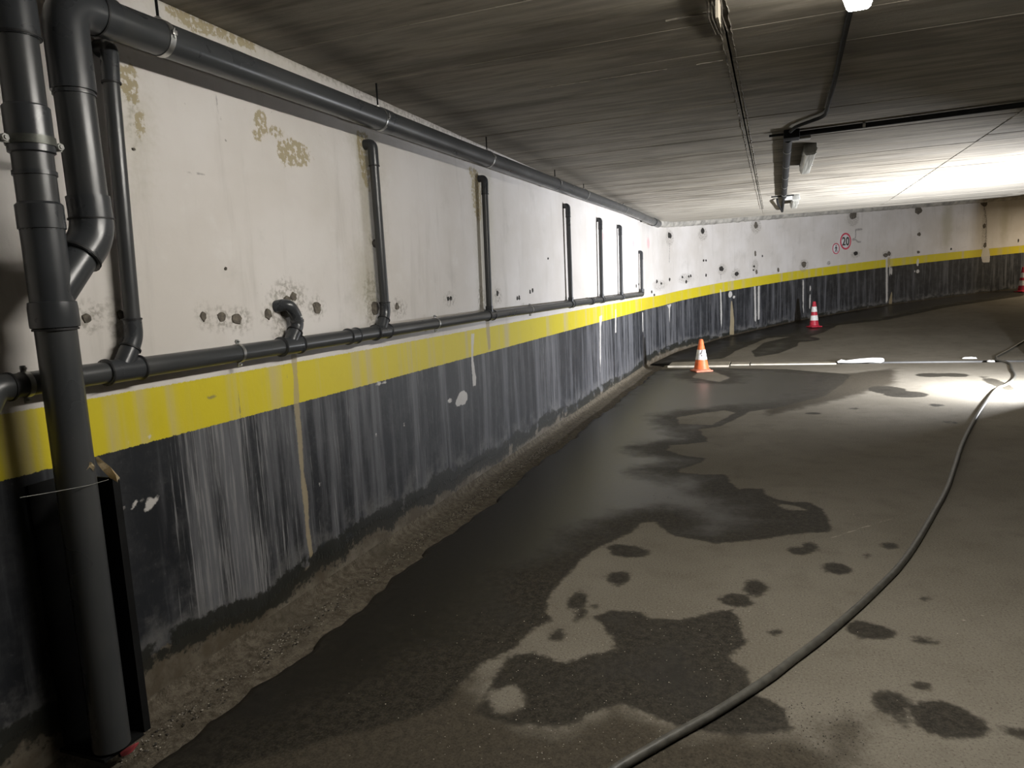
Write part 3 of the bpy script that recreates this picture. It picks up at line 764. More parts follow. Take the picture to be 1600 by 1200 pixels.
# -- big drain pipe under the ceiling with its drop into the wye
MX, MR = -2.05, 0.060
mp = thing('ceiling_drain_pipe', (MX, 1.69, 2.44), 'long thick grey drain pipe hung under the ceiling along the left wall', 'pipe')
bm = NB(); tube(bm, [(MX, y, mz(y)) for y in (1.83, 3.56, 6, 9, 11, 13.0)], MR, 28); obj('pipe', bm, PVC, mp)
bm = NB(); tube(bm, [(MX, y, mz(y)) for y in (13.0, 13.5)], MR + .01, 20); obj('end_socket', bm, PVC_DK, mp)
bm = NB(); tube(bm, bend([(MX, 1.86, mz(1.9)), (MX, 1.69, mz(1.7)), (MX + .003, 1.687, 2.18)], 0.105, 12), MR + .004, 28); el = obj('elbow', bm, PVC_DK, mp)
bm = NB(); ringband(bm, (MX, 1.80, mz(1.8)), (0, 1, 0), MR + .002, .006, .005); obj('gasket', bm, RUBBER, el)
bm = NB(); tube(bm, [(MX + .003, 1.687, 2.22), (MX + .007, 1.687, 1.83)], MR - .003, 28); obj('drop_pipe', bm, PVC, mp)
bm = NB(); ringband(bm, (MX + .004, 1.687, 2.17), (0, 0, 1), MR - .003, .006, .004); obj('coupling_bead', bm, PVC_DK, mp)
wv = (W1 - W0).normalized()
bm = NB(); tube(bm, bend([(MX + .007, 1.687, 1.86), (MX + .01, 1.688, 1.742), W0.lerp(W1, .62)], 0.05, 10), MR + .003, 28); e2 = obj('bottom_elbow', bm, PVC_DK, mp)
for z in (1.790,):
    bm = NB(); ringband(bm, (MX + .008, 1.687, z), (0, 0, 1), MR + .002, .005, .004); obj('gasket', bm, RUBBER, e2)
bm = NB(); ringband(bm, W0.lerp(W1, .64), wv, MR + .001, .007, .005); obj('gasket', bm, RUBBER, e2)
for y, z in ((3.60, 0), (6.95, 0)):
    bm = NB(); ringband(bm, (MX, y, mz(y)), (0, 1, 0), MR - .001, .10, .005); obj('coupling', bm, PVC_DK, mp)
# hangers
for i, (y, lab) in enumerate([(2.06, 'zinc hanger clamp and rod nearest the pipe elbow'), (3.55, 'hanger clamp and rod above the tall drop pipe in mid wall'), (5.13, 'hanger clamp and rod above the drop pipe beside the yellowed stain'),
                              (6.91, 'fourth hanger clamp along the ceiling drain pipe'), (8.04, 'fifth hanger clamp along the ceiling drain pipe, near the far drop pipes'), (10.3, 'farthest hanger clamp on the ceiling drain pipe')]):
    h_ = thing('pipe_hanger', (MX, y, H), lab, 'pipe clamp', 'hangers of the ceiling drain pipe')
    bm = NB(); ringband(bm, (MX, y, mz(y)), (0, 1, 0), MR + .0005, .024, .003); obj('ring', bm, ZINC, h_)
    bm = NB(); tube(bm, [(MX, y, mz(y) + MR), (MX, y, H + .01)], .005, 8); obj('threaded_rod', bm, STEEL_DK, h_)
    bm = NB(); lathe(bm, (MX, y, mz(y) + MR + .002), (0, 0, 1), [(0, .011), (.010, .011)], 6); obj('nut', bm, ZINC, h_)
    bm = NB(); box(bm, (MX + MR + .006, y, mz(y) + .008), (.012, .02, .016), None, .002); tube(bm, [(MX + MR + .008, y, mz(y) - .012), (MX + MR + .008, y, mz(y) + .024)], .003, 8); obj('ear_screw', bm, ZINC, h_)
# -- collector along the wall
cp = thing('collector_pipe', (CX, 1.4, 1.29), 'slim grey collector pipe running along the wall just above the yellow stripe', 'pipe')
CR = 0.037
bm = NB(); tube(bm, [(CX, y, cz(y)) for y in (1.36, 2.7, 5.2, 8.5, 12.172)], CR, 22); obj('pipe', bm, PVC, cp)
bm = NB(); tube(bm, bend([(CX, 1.43, cz(1.4)), (CX, 1.385, cz(1.4)), (CX, 1.33, 1.20)], .04, 8), CR + .004, 20); ce_ = obj('end_elbow', bm, PVC, cp)
bm = NB(); ringband(bm, (CX, 1.43, cz(1.4)), (0, 1, 0), CR + .003, .006, .004); obj('gasket', bm, RUBBER, ce_)
def wye(y0, top):
    """slanted inlet on the collector; top = where the slanted leg ends"""
    a = Vector((CX, y0, cz(y0))); d = (Vector(top) - a)
    bm = NB(); collar(bm, (CX, y0 + .01, cz(y0)), (0, 1, 0), CR + .004, .15); tube(bm, [a, a + d * .72], .033, 20)
    w_ = obj('wye_branch', bm, PVC_DK, cp)
    for yy in (y0 - .058, y0 + .078):
        bm = NB(); ringband(bm, (CX, yy, cz(yy)), (0, 1, 0), CR + .004, .006, .0055); obj('gasket', bm, RUBBER, w_)
    bm = NB(); ringband(bm, a + d * .70, d, .033, .006, .004); obj('gasket', bm, RUBBER, w_)
TOP = {'a': (CX, 1.890, 1.395), 'b': (CX, 2.818, 1.385), 'c': (CX, 3.640, 1.40)}
wye(1.818, TOP['a']); wye(2.737, TOP['b']); wye(3.566, TOP['c'])
for y in (5.256, 7.679, 9.187, 10.472):
    bm = NB(); collar(bm, (CX, y, cz(y)), (0, 1, 0), CR + .004, .12); tube(bm, [(CX, y, cz(y)), (CX, y, cz(y) + .075)], .031, 18); obj('tee', bm, PVC_DK, cp)
bm = NB(); tube(bm, bend([(CX, 12.111, cz(12)), (CX, 12.202, cz(12)), (CX, 12.202, cz(12) + .09)], .05, 8), CR + .003, 18); obj('end_bend', bm, PVC_DK, cp)
for y in (3.273, 8.6):
    bm = NB(); collar(bm, (CX, y, cz(y)), (0, 1, 0), CR + .004, .09); obj('coupling', bm, PVC_DK, cp)
for i, (y, lab) in enumerate([(1.479, 'shiny wall clamp on the collector pipe left of the drain stack'), (2.40, 'thin wall clamp on the collector pipe left of the short stub'), (4.28, 'thin wall clamp on the collector pipe in mid wall'), (6.25, 'thin wall clamp on the collector pipe before the four far drops')]):
    c_ = thing('wall_clamp', (WX, y, cz(y)), lab, 'pipe clamp', 'wall clamps of the collector pipe')
    bm = NB(); ringband(bm, (CX, y, cz(y)), (0, 1, 0), CR + .0005, .016, .003); obj('ring', bm, ZINC, c_)
    for s_ in (1, -1):
        bm = NB(); box(bm, (CX, y, cz(y) + s_ * (CR + .011)), (.006, .016, .02), None, .001); tube(bm, [(CX - .010, y, cz(y) + s_ * (CR + .012)), (CX + .014, y, cz(y) + s_ * (CR + .012))], .004, 8); obj('ear_screw', bm, ZINC, c_)
    bm = NB(); tube(bm, [(WX - .005, y, cz(y)), (CX - CR, y, cz(y))], .005, 8); obj('stud', bm, STEEL_DK, c_)
# -- drops
def drop(name, label, y_top, z_top, y_bot, z_bot, r, jog=None, out=True, grp='drop pipes on the left wall'):
    d_ = thing(name, (WX, y_bot, z_bot), label, 'pipe', grp)
    zt = z_top
    a = bend([(WX - .01, y_top, zt), (CX, y_top, zt), (CX, y_top + (y_bot - y_top) * .25, zt - .12)], .045, 8)
    bm = NB(); tube(bm, a, r + .003, 18); obj('top_elbow', bm, PVC_DK, d_)
    bm = NB(); tube(bm, [(CX, y_top + (y_bot - y_top) * .2, zt - .10), (CX, y_bot, z_bot)], r, 18); obj('pipe', bm, PVC, d_)
    bm = NB(); ringband(bm, (CX, y_top + (y_bot - y_top) * .2, zt - .122), (0, 0, 1), r + .001, .006, .004); obj('gasket', bm, RUBBER, d_)
    if jog:
        j = Vector(jog)
        a = Vector((CX, j.y, j.z + .0)); b = Vector((CX, y_bot, z_bot + .05))
        base = Vector((CX, {0: 0}.get(1, 0) + j.y, j.z))
        bm = NB(); tube(bm, bend([(CX, y_bot, z_bot + .05), (CX, j.y, j.z + .01), jog_end[jog]], .035, 8), r + .0045, 20); be = obj('bottom_elbow', bm, PVC_DK, d_)
        bm = NB(); ringband(bm, (CX, y_bot, z_bot + .045), (0, 0, 1), r + .004, .006, .003); obj('gasket', bm, RUBBER, be)
    return d_
jog_end = {TOP['a']: (CX, 1.867, 1.36), TOP['c']: (CX, 3.617, 1.365)}
drop('drop_pipe', 'grey drop pipe close beside the drain stack, bending left into the collector', 1.930, 2.40, 1.890, 1.42, .0265, TOP['a'])
drop('drop_pipe', 'grey drop pipe in mid wall, bending left into the collector', 3.632, 2.365, 3.640, 1.42, .0265, TOP['c'])
drop('drop_pipe', 'grey drop pipe beside the yellowed stain, going straight down', 5.300, 2.385, 5.258, 1.36, .025)
drop('drop_pipe', 'leftmost of the four slim drop pipes on the brightly lit far wall', 7.700, 2.395, 7.679, 1.36, .025)
drop('drop_pipe', 'second of the four slim drop pipes on the brightly lit far wall', 9.248, 2.36, 9.187, 1.36, .025)
drop('drop_pipe', 'third of the four slim drop pipes on the brightly lit far wall', 10.522, 2.355, 10.472, 1.36, .025)
drop('drop_pipe', 'shortest drop pipe, at the end of the collector by the corner', 12.242, 2.04, 12.202, 1.38, .025)
for y, z, w in ((5.222, 2.02, .04), (9.11, 1.85, .04), (7.60, 1.8, .03)):
    pass
sp = thing('stub_pipe', (WX, 2.792, 1.40), 'short bent grey stub pipe coming out of a stained hole above the brown drip', 'pipe')
bm = NB(); tube(bm, bend([(WX - .01, 2.732, 1.478), (CX + .0, 2.767, 1.488), (CX, 2.811, 1.43), (CX, 2.819, 1.385), (CX, 2.787, 1.35)], .035, 8), .029, 20); obj('bend', bm, PVC_DK, sp)
bm = NB(); ringband(bm, (CX, 2.816, 1.405), (0, -.1, 1), .029, .012, .003); obj('coupling_bead', bm, PVC, sp)
bm = NB(); box(bm, (CX + .029, 2.815, 1.425), (.003, .014, .006), None, .001); obj('worn_sticker', bm, PLASTIC_WH, sp)
# stack clamp with two ears
kc = thing('stack_clamp', (PX, PY, 2.02), 'steel clamp with two bolted ears around the drain stack', 'pipe clamp')
bm = NB(); ringband(bm, (PX, PY, 1.995), (0, 0, 1), PR + .006, .024, .003); obj('ring', bm, simple('dull_steel', (0.12, 0.125, 0.11), 0.45, 0.3, 20, metal=0.6), kc)
for s_ in (-1, 1):
    bm = NB(); box(bm, (PX, PY + s_ * (PR + .022), 1.993), (.006, .034, .024), None, .002); tube(bm, [(PX - .018, PY + s_ * (PR + .026), 1.993), (PX + .02, PY + s_ * (PR + .026), 1.993)], .006, 8)
    lathe(bm, (PX + .008, PY + s_ * (PR + .026), 1.993), (1, 0, 0), [(0, .011), (.008, .011)], 6); obj('ear_screw', bm, PLASTIC_GR, kc)

# ------------------------------------------------------------------ black steel guard at the foot of the stack
gd = thing('pipe_guard', (-2.19, 1.46, 0.09), 'black sheet steel guard angle beside the foot of the drain stack', 'guard')
bm = NB(); box(bm, (-2.193, 1.535, 0.53), (.006, .13, .88), None, .001); obj('back_plate', bm, STEEL_DK, gd, False)
bm = NB(); box(bm, (-2.09, 1.602, 0.53), (.205, .006, .88), None, .001); obj('side_plate', bm, STEEL_DK, gd, False)
bm = NB(); box(bm, (-1.988, 1.612, 0.53), (.006, .026, .88), None, .001); obj('front_lip', bm, STEEL_DK, gd, False)
bm = NB(); box(bm, (-2.185, 1.615, 0.53), (.022, .026, .88), None, .001); obj('wall_lip', bm, STEEL_DK, gd, False)
bm = NB(); box(bm, (-2.09, 1.525, 0.085), (.20, .15, .012), None, .001); obj('foot_plate', bm, STEEL_DK, gd, False)
bm = NB(); tube(bm, [(-1.975, 1.30, .995), (-1.964, 1.40, .985), (-1.962, 1.50, .975), (-1.985, 1.585, .968)], .0008, 6)
tag(obj('tie_wire', bm, PLASTIC_GR), 'thin tie wire stretched across the front of the drain stack above the guard', 'wire')
CARD = simple('torn_foam', (0.52, 0.40, 0.21), 0.9, 0.35, 25, bump=0.8, col2=(0.72, 0.60, 0.40))
def flap(pts, th, name, label, cat):
    """a torn bent sheet: rows of points with thickness"""
    bm = NB(); top = [[bm.verts.new(Vector(p)) for p in r] for r in pts]
    for a, b in zip(top[:-1], top[1:]):
        for k in range(len(a) - 1): bm.faces.new((a[k], a[k + 1], b[k + 1], b[k]))
    bmesh.ops.solidify(bm, geom=bm.faces[:], thickness=th)
    return tag(obj(name, bm, CARD, None, True, 30), label, cat)
def fr(px, py, x): return tuple(on_x(px, py, x))
flap([[fr(149, 716, -2.03), fr(153, 713, -2.02), fr(160, 722, -2.0)], [fr(153, 726, -2.0), fr(163, 722, -1.985), fr(172, 729, -1.98)], [fr(160, 735, -1.985), fr(172, 729, -1.97), fr(180, 738, -1.975)],
      [fr(170, 745, -1.985), fr(180, 741, -1.97), fr(187, 746, -1.985)], [fr(178, 753, -2.0), fr(184, 754, -1.985), fr(187, 757, -1.995)]], .006, 'torn_foam_strip', 'torn curled strip of tan foam hanging over the guard edge', 'foam scrap')
flap([[fr(134, 736, -1.97), fr(140, 730, -1.968), fr(146, 736, -1.97)], [fr(139, 728, -1.966), fr(143, 726, -1.96), fr(148, 730, -1.968)], [fr(140, 722, -1.97), fr(143, 722, -1.965), fr(147, 727, -1.97)]], .006,
     'torn_foam_lump', 'small torn lump of tan foam against the drain stack', 'foam scrap')
p = on_z(205, 1172, 0.0)
bm = NB(); tube(bm, [(p[0] - .02, p[1] - .02, -.008), (p[0], p[1], .004), (p[0] + .012, p[1] + .022, .016)], .008, 6, True, [.014, .012, .003])
tag(obj('red_scrap', bm, simple('red_plastic', (0.30, 0.05, 0.055), 0.5, 0.3)), 'small red plastic scrap on the ground below the guard', 'scrap')

# ------------------------------------------------------------------ ceiling luminaires, conduits
DIFF_OFF = NT('clear_diffuser'); DIFF_OFF.out((0.42, 0.41, 0.37), 0.25, 0.0, 0.5)
co_ = DIFF_OFF.objco(); DIFF_OFF.set(DIFF_OFF.bsdf.inputs['Base Color'], DIFF_OFF.mix(DIFF_OFF.ss(DIFF_OFF.noise(co_, 1.0, 3, k=(60, 1.5, 60)), .4, .65), (0.30, 0.30, 0.27), (0.56, 0.55, 0.50)))
DIFF_OFF = DIFF_OFF.m
DIFF_ON = NT('lit_diffuser'); DIFF_ON.out((0.9, 0.9, 0.88), 0.4)
cof = DIFF_ON.objco(); DIFF_ON.set(DIFF_ON.bsdf.inputs['Emission Color'], DIFF_ON.mix(DIFF_ON.noise(cof, 3, 2), (1.0, 0.955, 0.875), (1.0, 0.965, 0.90)))
DIFF_ON.bsdf.inputs['Emission Strength'].default_value = CEIL_LAMP
DIFF_ON = DIFF_ON.m
def luminaire(x, y0, y1, lit, label, w=.115, H=H):
    t_ = thing('ceiling_luminaire', (x, (y0 + y1) / 2, H), label, 'ceiling light', 'strip lights along the garage ceiling')
    if lit:
        for yy in (y0 + .25, y1 - .25):
            bm = NB(); box(bm, (x, yy, H + .03), (.03, .05, .07), None, .003); obj('spacer', bm, PLASTIC_GR, t_)
    bm = NB(); box(bm, (x, (y0 + y1) / 2, H - .018), (w * .9, y1 - y0, .05), None, .006); obj('housing', bm, PLASTIC_GR, t_)
    P = [(-w / 2, -.038), (-w / 2 * .98, -.052), (-w / 2 * .74, -.090), (-w / 2 * .55, -.098), (w / 2 * .55, -.098), (w / 2 * .74, -.090), (w / 2 * .98, -.052), (w / 2, -.038)]
    bm = NB(); ra = [bm.verts.new((x + a, y0 + .004, H + b)) for a, b in P]; rb = [bm.verts.new((x + a, y1 - .004, H + b)) for a, b in P]
    for k in range(len(P)): bm.faces.new((ra[k], ra[(k + 1) % len(P)], rb[(k + 1) % len(P)], rb[k]))
    bm.faces.new(ra[::-1]); bm.faces.new(rb)
    obj('diffuser', bm, DIFF_ON if lit else DIFF_OFF, t_, True, 30)
    if not lit:
        for k in (.2, .8):
            for s_ in (-1, 1):
                bm = NB(); box(bm, (x + s_ * (w / 2 + .002), y0 + (y1 - y0) * k, H - .042), (.008, .03, .022), None, .002); obj('clip', bm, PLASTIC_WH, t_)
        for yy in (y0, y1):
            bm = NB(); box(bm, (x, yy, H - .045), (w * .8, .012, .06), None, .004); obj('end_cap', bm, PLASTIC_GR, t_)
    return t_
luminaire(0.30, 1.62, 3.20, True, 'lit strip light glowing white on the near ceiling at the top edge', .112, H - .055)
luminaire(0.29, 7.02, 8.28, False, 'unlit strip light with clear cover beside the black conduit')
luminaire(0.27, 11.1, 12.3, False, 'small far unlit strip light near the end of the conduit')
zc_ = H - .024
def run(name, pts, r, label, extra=None):
    t_ = thing(name, pts[0], label, 'conduit')
    bm = NB(); tube(bm, bend(pts, .09, 8), r, 14); obj('tube', bm, CABLE, t_)
    for k in np.linspace(.12, .9, max(2, int((Vector(pts[-1]) - Vector(pts[0])).length / .9))):
        c = Vector(pts[0]).lerp(Vector(pts[-1]), k)
        if len(pts) > 2: continue
        d = (Vector(pts[-1]) - Vector(pts[0])).normalized()
        bm = NB(); ringband(bm, c, d, r + .001, .02, .003); obj('saddle', bm, PLASTIC_GR, t_)
    return t_
run('cable_conduit', [(.30, 2.9, zc_), (.305, 3.66, zc_), (.33, 4.9, zc_), (.335, 5.78, zc_), (.14, 6.05, zc_), (.11, 6.22, zc_)], .013, 'thin black conduit bending from the lit strip light to the junction box')
run('cable_conduit', [(.16, 6.36, zc_), (4.2, 6.02, zc_)], .020, 'long black conduit crossing the ceiling to the right edge')
t_ = run('cable_conduit', [(.095, 6.42, H - .04), (.11, 11.0, H - .04)], .034, 'thick black conduit running along the ceiling away from the junction box')
bm = NB(); tube(bm, [(.108, 10.9, H - .03), (.105, 13.4, H - .03)], .022, 10); obj('thin_end', bm, CABLE, t_)
bm = NB(); tube(bm, [(.02, 11.4, H - .02), (.03, 11.7, H - .06), (.105, 13.3, H - .045)], .016, 10); obj('loose_cable', bm, CABLE, t_)
bm = NB(); box(bm, (.09, 10.95, H - .028), (.30, .03, .018)); obj('bracket', bm, STEEL_DK, t_)
bm = NB(); box(bm, (.17, 10.98, H - .06), (.10, .06, .05), None, .006); obj('connector', bm, PLASTIC_WH, t_)
jb = thing('junction_box', (.11, 6.32, H), 'small dark junction box where the ceiling conduits meet', 'junction box')
bm = NB(); box(bm, (.12, 6.34, H - .03), (.12, .15, .07), None, .008); obj('box', bm, STEEL_DK, jb)
bm = NB(); box(bm, (.17, 6.52, H - .03), (.20, .09, .03), None, .004); obj('mounting_rail', bm, PLASTIC_GR, jb)
bm = NB(); tube(bm, [(-.05, 6.33, H - .02), (.07, 6.33, H - .02)], .010, 8); obj('plug', bm, CABLE, jb)

# ------------------------------------------------------------------ traffic cones
OR = simple('orange_cone_plastic', (0.72, 0.155, 0.045), 0.5, 0.2, 14)
ORB = simple('faded_orange_rubber', (0.60, 0.19, 0.11), 0.65, 0.25, 14)
RD = simple('red_cone_plastic', (0.46, 0.022, 0.045), 0.45, 0.2, 14)
WHB = simple('white_cone_sleeve', (0.74, 0.72, 0.70), 0.5, 0.15, 22)
def cone_body(r0, r1, z0, z1, loc, n=28, close=True):
    return lathe(NB(), (loc[0], loc[1], loc[2] + z0), (0, 0, 1), [(0, r0), (z1 - z0, r1)], n, close)
def cone(name, loc, hgt, rb, rt, bands, mat, bmat, label, base=.155):
    t_ = thing(name, loc, label, 'traffic cone')
    R_ = lambda z: rb + (rt - rb) * (z - .03) / (hgt - .03)
    bm = NB(); box(bm, (loc[0], loc[1], loc[2] + .014), (base * 2, base * 2, .026), Matrix.Rotation(.5, 3, 'Z'), .010); lathe(bm, (loc[0], loc[1], loc[2] + .024), (0, 0, 1), [(0, rb + .03), (.014, rb + .014), (.022, rb)], 28); obj('base', bm, bmat, t_)
    bm = lathe(NB(), (loc[0], loc[1], loc[2] + .03), (0, 0, 1), [(0, rb), (hgt - .05, R_(hgt - .02)), (hgt - .034, rt * .9), (hgt - .03, rt * .6)], 28); obj('body', bm, mat, t_)
    for z0, z1 in bands:
        obj('white_band', cone_body(R_(z0) + .003, R_(z1) + .003, z0, z1, loc), WHB, t_)
    return t_
p = on_floor(1096, 580)
c1 = cone('traffic_cone', (p[0], p[1], 0.0), .54, .125, .030, [(.20, .365)], OR, ORB, 'orange cone with one white smudged band in front of the drain channel', .145)
bm = NB(); lp = Vector((p[0], p[1], 0))
vd = Vector((-p[0], -p[1], 0)).normalized()
for dx, z in ((-.012, .335), (-.004, .315), (.006, .30), (-.008, .27), (-.016, .355)):
    sd_ = Vector((-vd.y, vd.x, 0)); r_ = .125 - .095 * (z - .03) / .51 + .005
    blob(bm, lp + vd * r_ - sd_ * dx + Vector((0, 0, z)), sd_, (0, 0, 1), vd, .012, .012, .001)
obj('smudge', bm, simple('dark_smudge', (0.16, 0.14, 0.14), 0.7, 0.3), c1)
p = on_floor(1272, 511)
c2 = cone('traffic_cone', tuple(p), .60, .105, .034, [(.16, .275), (.36, .48)], RD, RD, 'red cone with two white bands standing on the ramp below the round signs', .13)
p = on_floor(1598, 456)
c3 = cone('traffic_cone', tuple(p), .70, .125, .04, [(.18, .32), (.40, .54)], RD, RD, 'red cone with two white bands cut by the right edge at the far wall', .15)

# ------------------------------------------------------------------ round signs on the far wall
S_WH = simple('sign_white', (0.66, 0.65, 0.66), 0.4, 0.06); S_RD = simple('sign_red', (0.55, 0.035, 0.09), 0.4, 0.12); S_BK = simple('sign_black', (0.02, 0.022, 0.026), 0.4, 0.1)
def local(c, u, n_, pts): return [c + u * a + Vector((0, 0, 1)) * b + n_ * d for a, b, d in pts]
def sign(px, py, r, name, label, rim):
    c, u, n_, s, h = back_frame(px, py)
    t_ = thing(name, tuple(c), label, 'sign')
    bm = lathe(NB(), c + n_ * .002, n_, [(0, r), (.012, r), (.014, r - .004)], 48); obj('plate', bm, S_WH, t_, True, 30)
    bm = lathe(NB(), c + n_ * .013, n_, [(0, r - rim), (.006, r - rim), (.006, r), (0, r)], 48, False); obj('red_rim', bm, S_RD, t_, True, 30)
    return t_, c, u, n_
t_, c, u, n_ = sign(1320.5, 377, .215, 'speed_limit_sign', 'larger round speed limit sign reading 20 on the far wall', .042)
fc = bpy.data.curves.new('digits', 'FONT'); fc.body = '20'; fc.size = .30; fc.align_x = 'CENTER'; fc.align_y = 'CENTER'; fc.extrude = .003; fc.offset = .006; fc.space_character = 1.05
fo = bpy.data.objects.new('digits', fc); COL.objects.link(fo)
bpy.context.view_layer.update()
me = bpy.data.meshes.new_from_object(fo.evaluated_get(bpy.context.evaluated_depsgraph_get())); bpy.data.objects.remove(fo, do_unlink=True)
vs = np.array([v.co for v in me.vertices]); off = (vs.max(0) + vs.min(0)) / 2
for v in me.vertices:
    a = v.co.x - off[0]; b = v.co.y - off[1]
    v.co = u * (a * .92) + Vector((0, 0, 1)) * b + n_ * (.018 + v.co.z)
me.materials.clear(); dg = link('digits', me, S_BK, t_)
t_, c, u, n_ = sign(1305.5, 388.5, .140, 'no_pedestrians_sign', 'smaller round sign with a walking figure beside the speed limit sign', .022)
bm = NB()
def poly(pts):
    fr_ = [bm.verts.new(q) for q in local(c, u, n_, [(a, b, .020) for a, b in pts])]; bk = [bm.verts.new(q) for q in local(c, u, n_, [(a, b, .014) for a, b in pts])]
    bm.faces.new(fr_); bm.faces.new(bk[::-1])
    for k in range(len(pts)): bm.faces.new((fr_[k], fr_[(k + 1) % len(pts)], bk[(k + 1) % len(pts)], bk[k]))
poly([(-.004 + .017 * math.cos(k * .6283), .072 + .019 * math.sin(k * .6283)) for k in range(10)])
poly([(-.020, .048), (.014, .048), (.016, -.010), (-.014, -.012)])
poly([(-.020, .048), (-.050, .006), (-.042, -.002), (-.010, .030)])
poly([(.014, .046), (.046, .010), (.038, .000), (.010, .028)])
poly([(-.012, -.008), (.004, -.008), (-.030, -.090), (-.050, -.088)])
poly([(.000, -.008), (.016, -.006), (.046, -.084), (.028, -.092)])
obj('walking_figure', bm, S_BK, t_, False)

# ------------------------------------------------------------------ hose on the floor
HOSE = simple('grey_rubber_hose', (0.060, 0.057, 0.048), 0.45, 0.3, 25, bump=0.3)
hp = [(930, 1225), (965, 1200), (1050, 1151), (1120, 1112), (1198, 1062), (1240, 1030), (1285, 996), (1340, 949), (1386, 905), (1404, 886), (1430, 851), (1460, 800), (1480, 763), (1492, 728), (1503, 695), (1518, 664), (1535, 636), (1556, 609), (1572, 601), (1583, 593), (1586, 586), (1581, 577), (1578, 569), (1570, 565), (1558, 563)]
hq = [on_z(x, y, .016) for x, y in hp]
pts = [hq[0]] 
for i in range(1, len(hq) - 2):
    p0, p1, p2, p3 = hq[i - 1], hq[i], hq[i + 1], hq[i + 2]
    for k in range(6):
        t = k / 6; pts.append(0.5 * ((2 * p1) + (-p0 + p2) * t + (2 * p0 - 5 * p1 + 4 * p2 - p3) * t * t + (-p0 + 3 * p1 - 3 * p2 + p3) * t ** 3))
pts.append(hq[-1])
q = hq[-1]
for px_, py_ in ((1556, 559), (1575, 549), (1600, 534), (1640, 512)):
    w_ = on_floor(px_, py_); pts.append(np.array([w_[0], w_[1], w_[2] + .018]))
bm = NB(); tube(bm, pts, .0165, 12)
tag(obj('water_hose', bm, HOSE), 'long grey hose snaking across the floor from the bottom edge towards the ramp', 'hose')

# ------------------------------------------------------------------ boards over the drain channel
PLY = simple('dusty_plank', (0.22, 0.195, 0.15), 0.6, 0.3, 8, bump=0.4); PALE = simple('pale_board_edge', (0.50, 0.46, 0.38), 0.6, 0.2, 8)
FOAMW = simple('white_foam', (0.75, 0.74, 0.71), 0.7, 0.1, 20)
def board(name, a, b, y0, y1, th, label, cat, mat):
    t_ = thing(name, ((a + b) / 2, (y0 + y1) / 2, 0), label, cat)
    bm = NB(); box(bm, ((a + b) / 2, (y0 + y1) / 2, .004 + th / 2), (b - a, y1 - y0, th), Matrix.Rotation(.006, 3, 'Z'), .004); obj('panel', bm, mat, t_, False)
    bm = NB(); box(bm, ((a + b) / 2, y0 - .006, .004 + th / 2), (b - a, .014, th + .004), Matrix.Rotation(.006, 3, 'Z'), .003); obj('front_edge', bm, PALE, t_, False)
    return t_
board('channel_board', -1.80, -.76, 12.62, 13.22, .028, 'flat tan board over the drain channel behind the orange cone', 'board', PLY)
board('channel_board', -.74, -.43, 12.82, 13.2, .022, 'short narrow board right of the tan board over the channel', 'board', PLY)
board('channel_board', -.41, .95, 12.86, 13.12, .020, 'long narrow pale board lying along the channel', 'board', PLY)
bm = NB(); pts = [(.975, 12.93, .035), (1.03, 12.93, .05), (1.1, 12.94, .038), (1.2, 12.93, .045), (1.32, 12.92, .055), (1.5, 12.93, .062), (1.62, 12.93, .055), (1.66, 12.95, .06)]
tube(bm, pts, .03, 12, True, [.016, .03, .022, .03, .036, .04, .045, .03]); tag(obj('foam_roll', bm, FOAMW, None), 'lumpy white foam roll lying in the drain channel', 'foam roll')
for px_, py_, a, lab in ((1514, 561, .11, 'thin white scrap on the channel edge left of the hose'), (1548, 566, .05, 'tiny white scrap beside the bend of the hose')):
    p = on_z(px_, py_, .0); bm = NB()
    blob(bm, (p[0], p[1], .012), (1, 0, 0), (0, 1, 0), (0, 0, 1), a, .05, .02); tag(obj('white_scrap', bm, FOAMW), lab, 'scrap')

# ------------------------------------------------------------------ grit
def stones(name, spots, label, mat, smin, smax):
    V = []; Fc = []
    base = np.array([(1, 0, 0), (-1, 0, 0), (0, 1, 0), (0, -1, 0), (0, 0, 1), (0, 0, -1)], float); tri = [(0, 2, 4), (2, 1, 4), (1, 3, 4), (3, 0, 4), (2, 0, 5), (1, 2, 5), (3, 1, 5), (0, 3, 5)]
    for x, y, z in spots:
        s = random.uniform(smin, smax); k = len(V)
        R_ = Matrix.Rotation(random.random() * 6, 3, 'Z') @ Matrix.Rotation(random.random() * 3, 3, 'X')
        for b in base: V.append(np.array(R_ @ Vector(b * s * RNG.uniform(.6, 1.3, 3))) * (1, 1, .7) + (x, y, z + s * .3))
        Fc += [tuple(k + i for i in t__) for t__ in tri]
    return tag(raw(name, V, Fc, mat), label, 'grit', None, 'stuff')
GRIT_L = simple('pale_grit', (0.34, 0.31, 0.26), 0.8, 0.4, 60); GRIT_D = simple('dark_grit', (0.045, 0.038, 0.03), 0.7, 0.4, 60)
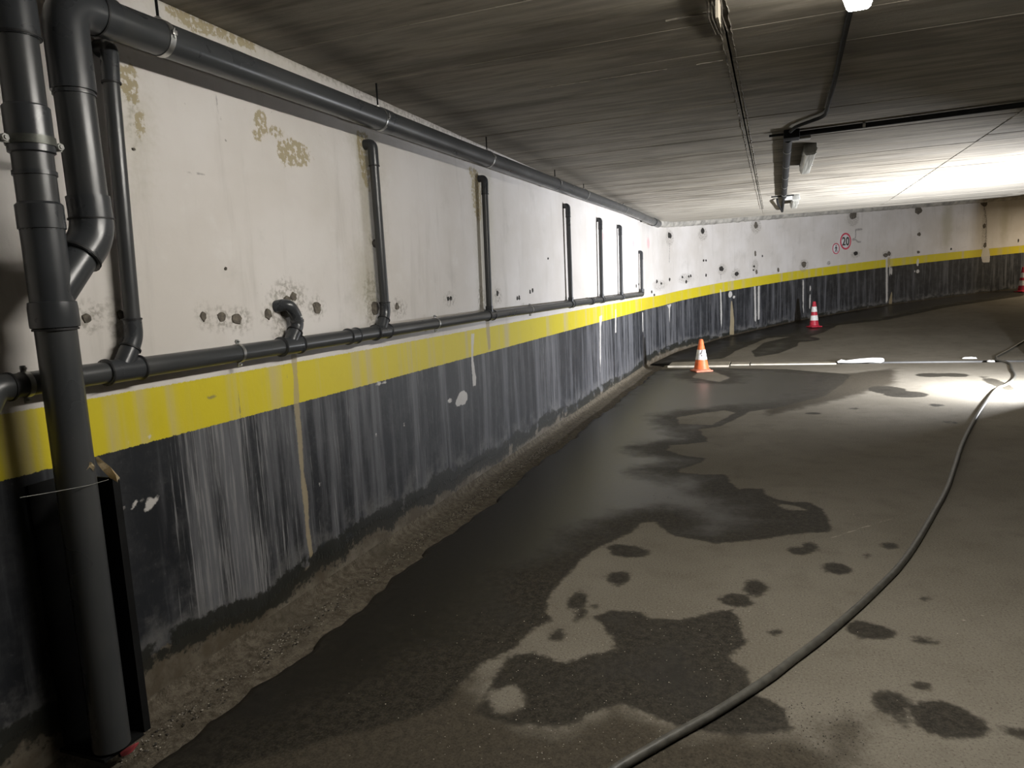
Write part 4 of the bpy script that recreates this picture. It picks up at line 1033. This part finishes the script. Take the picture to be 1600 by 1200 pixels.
sp_ = [(WX + abs(random.gauss(.12, .05)), random.uniform(1.5, 6.5), -.008) for _ in range(1500)]
sp_ = [s for s in sp_ if .03 < s[0] - WX < .22]
stones('gutter_grit', sp_[:900], 'pale grit scattered along the gutter', GRIT_L, .002, .0055)
stones('gutter_grit_dark', sp_[900:], 'dark grit scattered along the gutter', GRIT_D, .003, .007)
fsp = []
for _ in range(420):
    p = on_z(random.gauss(960, 190), random.uniform(950, 1190)); fsp.append((p[0], p[1], 0))
for _ in range(180):
    p = on_z(random.uniform(1000, 1250), random.uniform(770, 840)); fsp.append((p[0], p[1], 0))
for _ in range(160):
    p = on_z(random.uniform(1200, 1350), random.uniform(1090, 1190)); fsp.append((p[0], p[1], 0))
stones('floor_grit', fsp[:330], 'pale grit specks scattered on the wet floor', GRIT_L, .0012, .003)
stones('floor_grit_dark', fsp[330:], 'dark grit specks scattered on the wet floor', GRIT_D, .0015, .0035)

# ------------------------------------------------------------------ lamps that stand beyond the right edge of the photograph
fq = FLOOD_DIR.to_track_quat('Y', 'Z').to_matrix()
wk = thing('work_floodlight', (FLOOD.x, FLOOD.y, 0.0), 'work floodlight on a tripod stand at the foot of the ramp', 'work light')
bc = FLOOD - FLOOD_DIR * 0.07
bm = NB(); box(bm, bc, (.30, .10, .22), fq, .01); obj('housing', bm, STEEL_DK, wk)
bm = NB(); box(bm, bc - FLOOD_DIR * .06, (.24, .03, .16), fq, .008); obj('cooling_fins', bm, PLASTIC_GR, wk)
bm = NB(); tube(bm, [(bc.x, bc.y, .16), (bc.x, bc.y, .42)], .014, 12); obj('pole', bm, ZINC, wk)
for k in range(3):
    a = 2.0944 * k + .6
    bm = NB(); tube(bm, [(bc.x, bc.y, .26), (bc.x + .30 * math.cos(a), bc.y + .30 * math.sin(a), .012)], .010, 10); obj('leg', bm, ZINC, wk)
luminaire(RAMP_LAMP.x, RAMP_LAMP.y - .65, RAMP_LAMP.y + .65, False, 'strip light on the ceiling farther up the ramp', .115, RAMP_LAMP.z + .11)
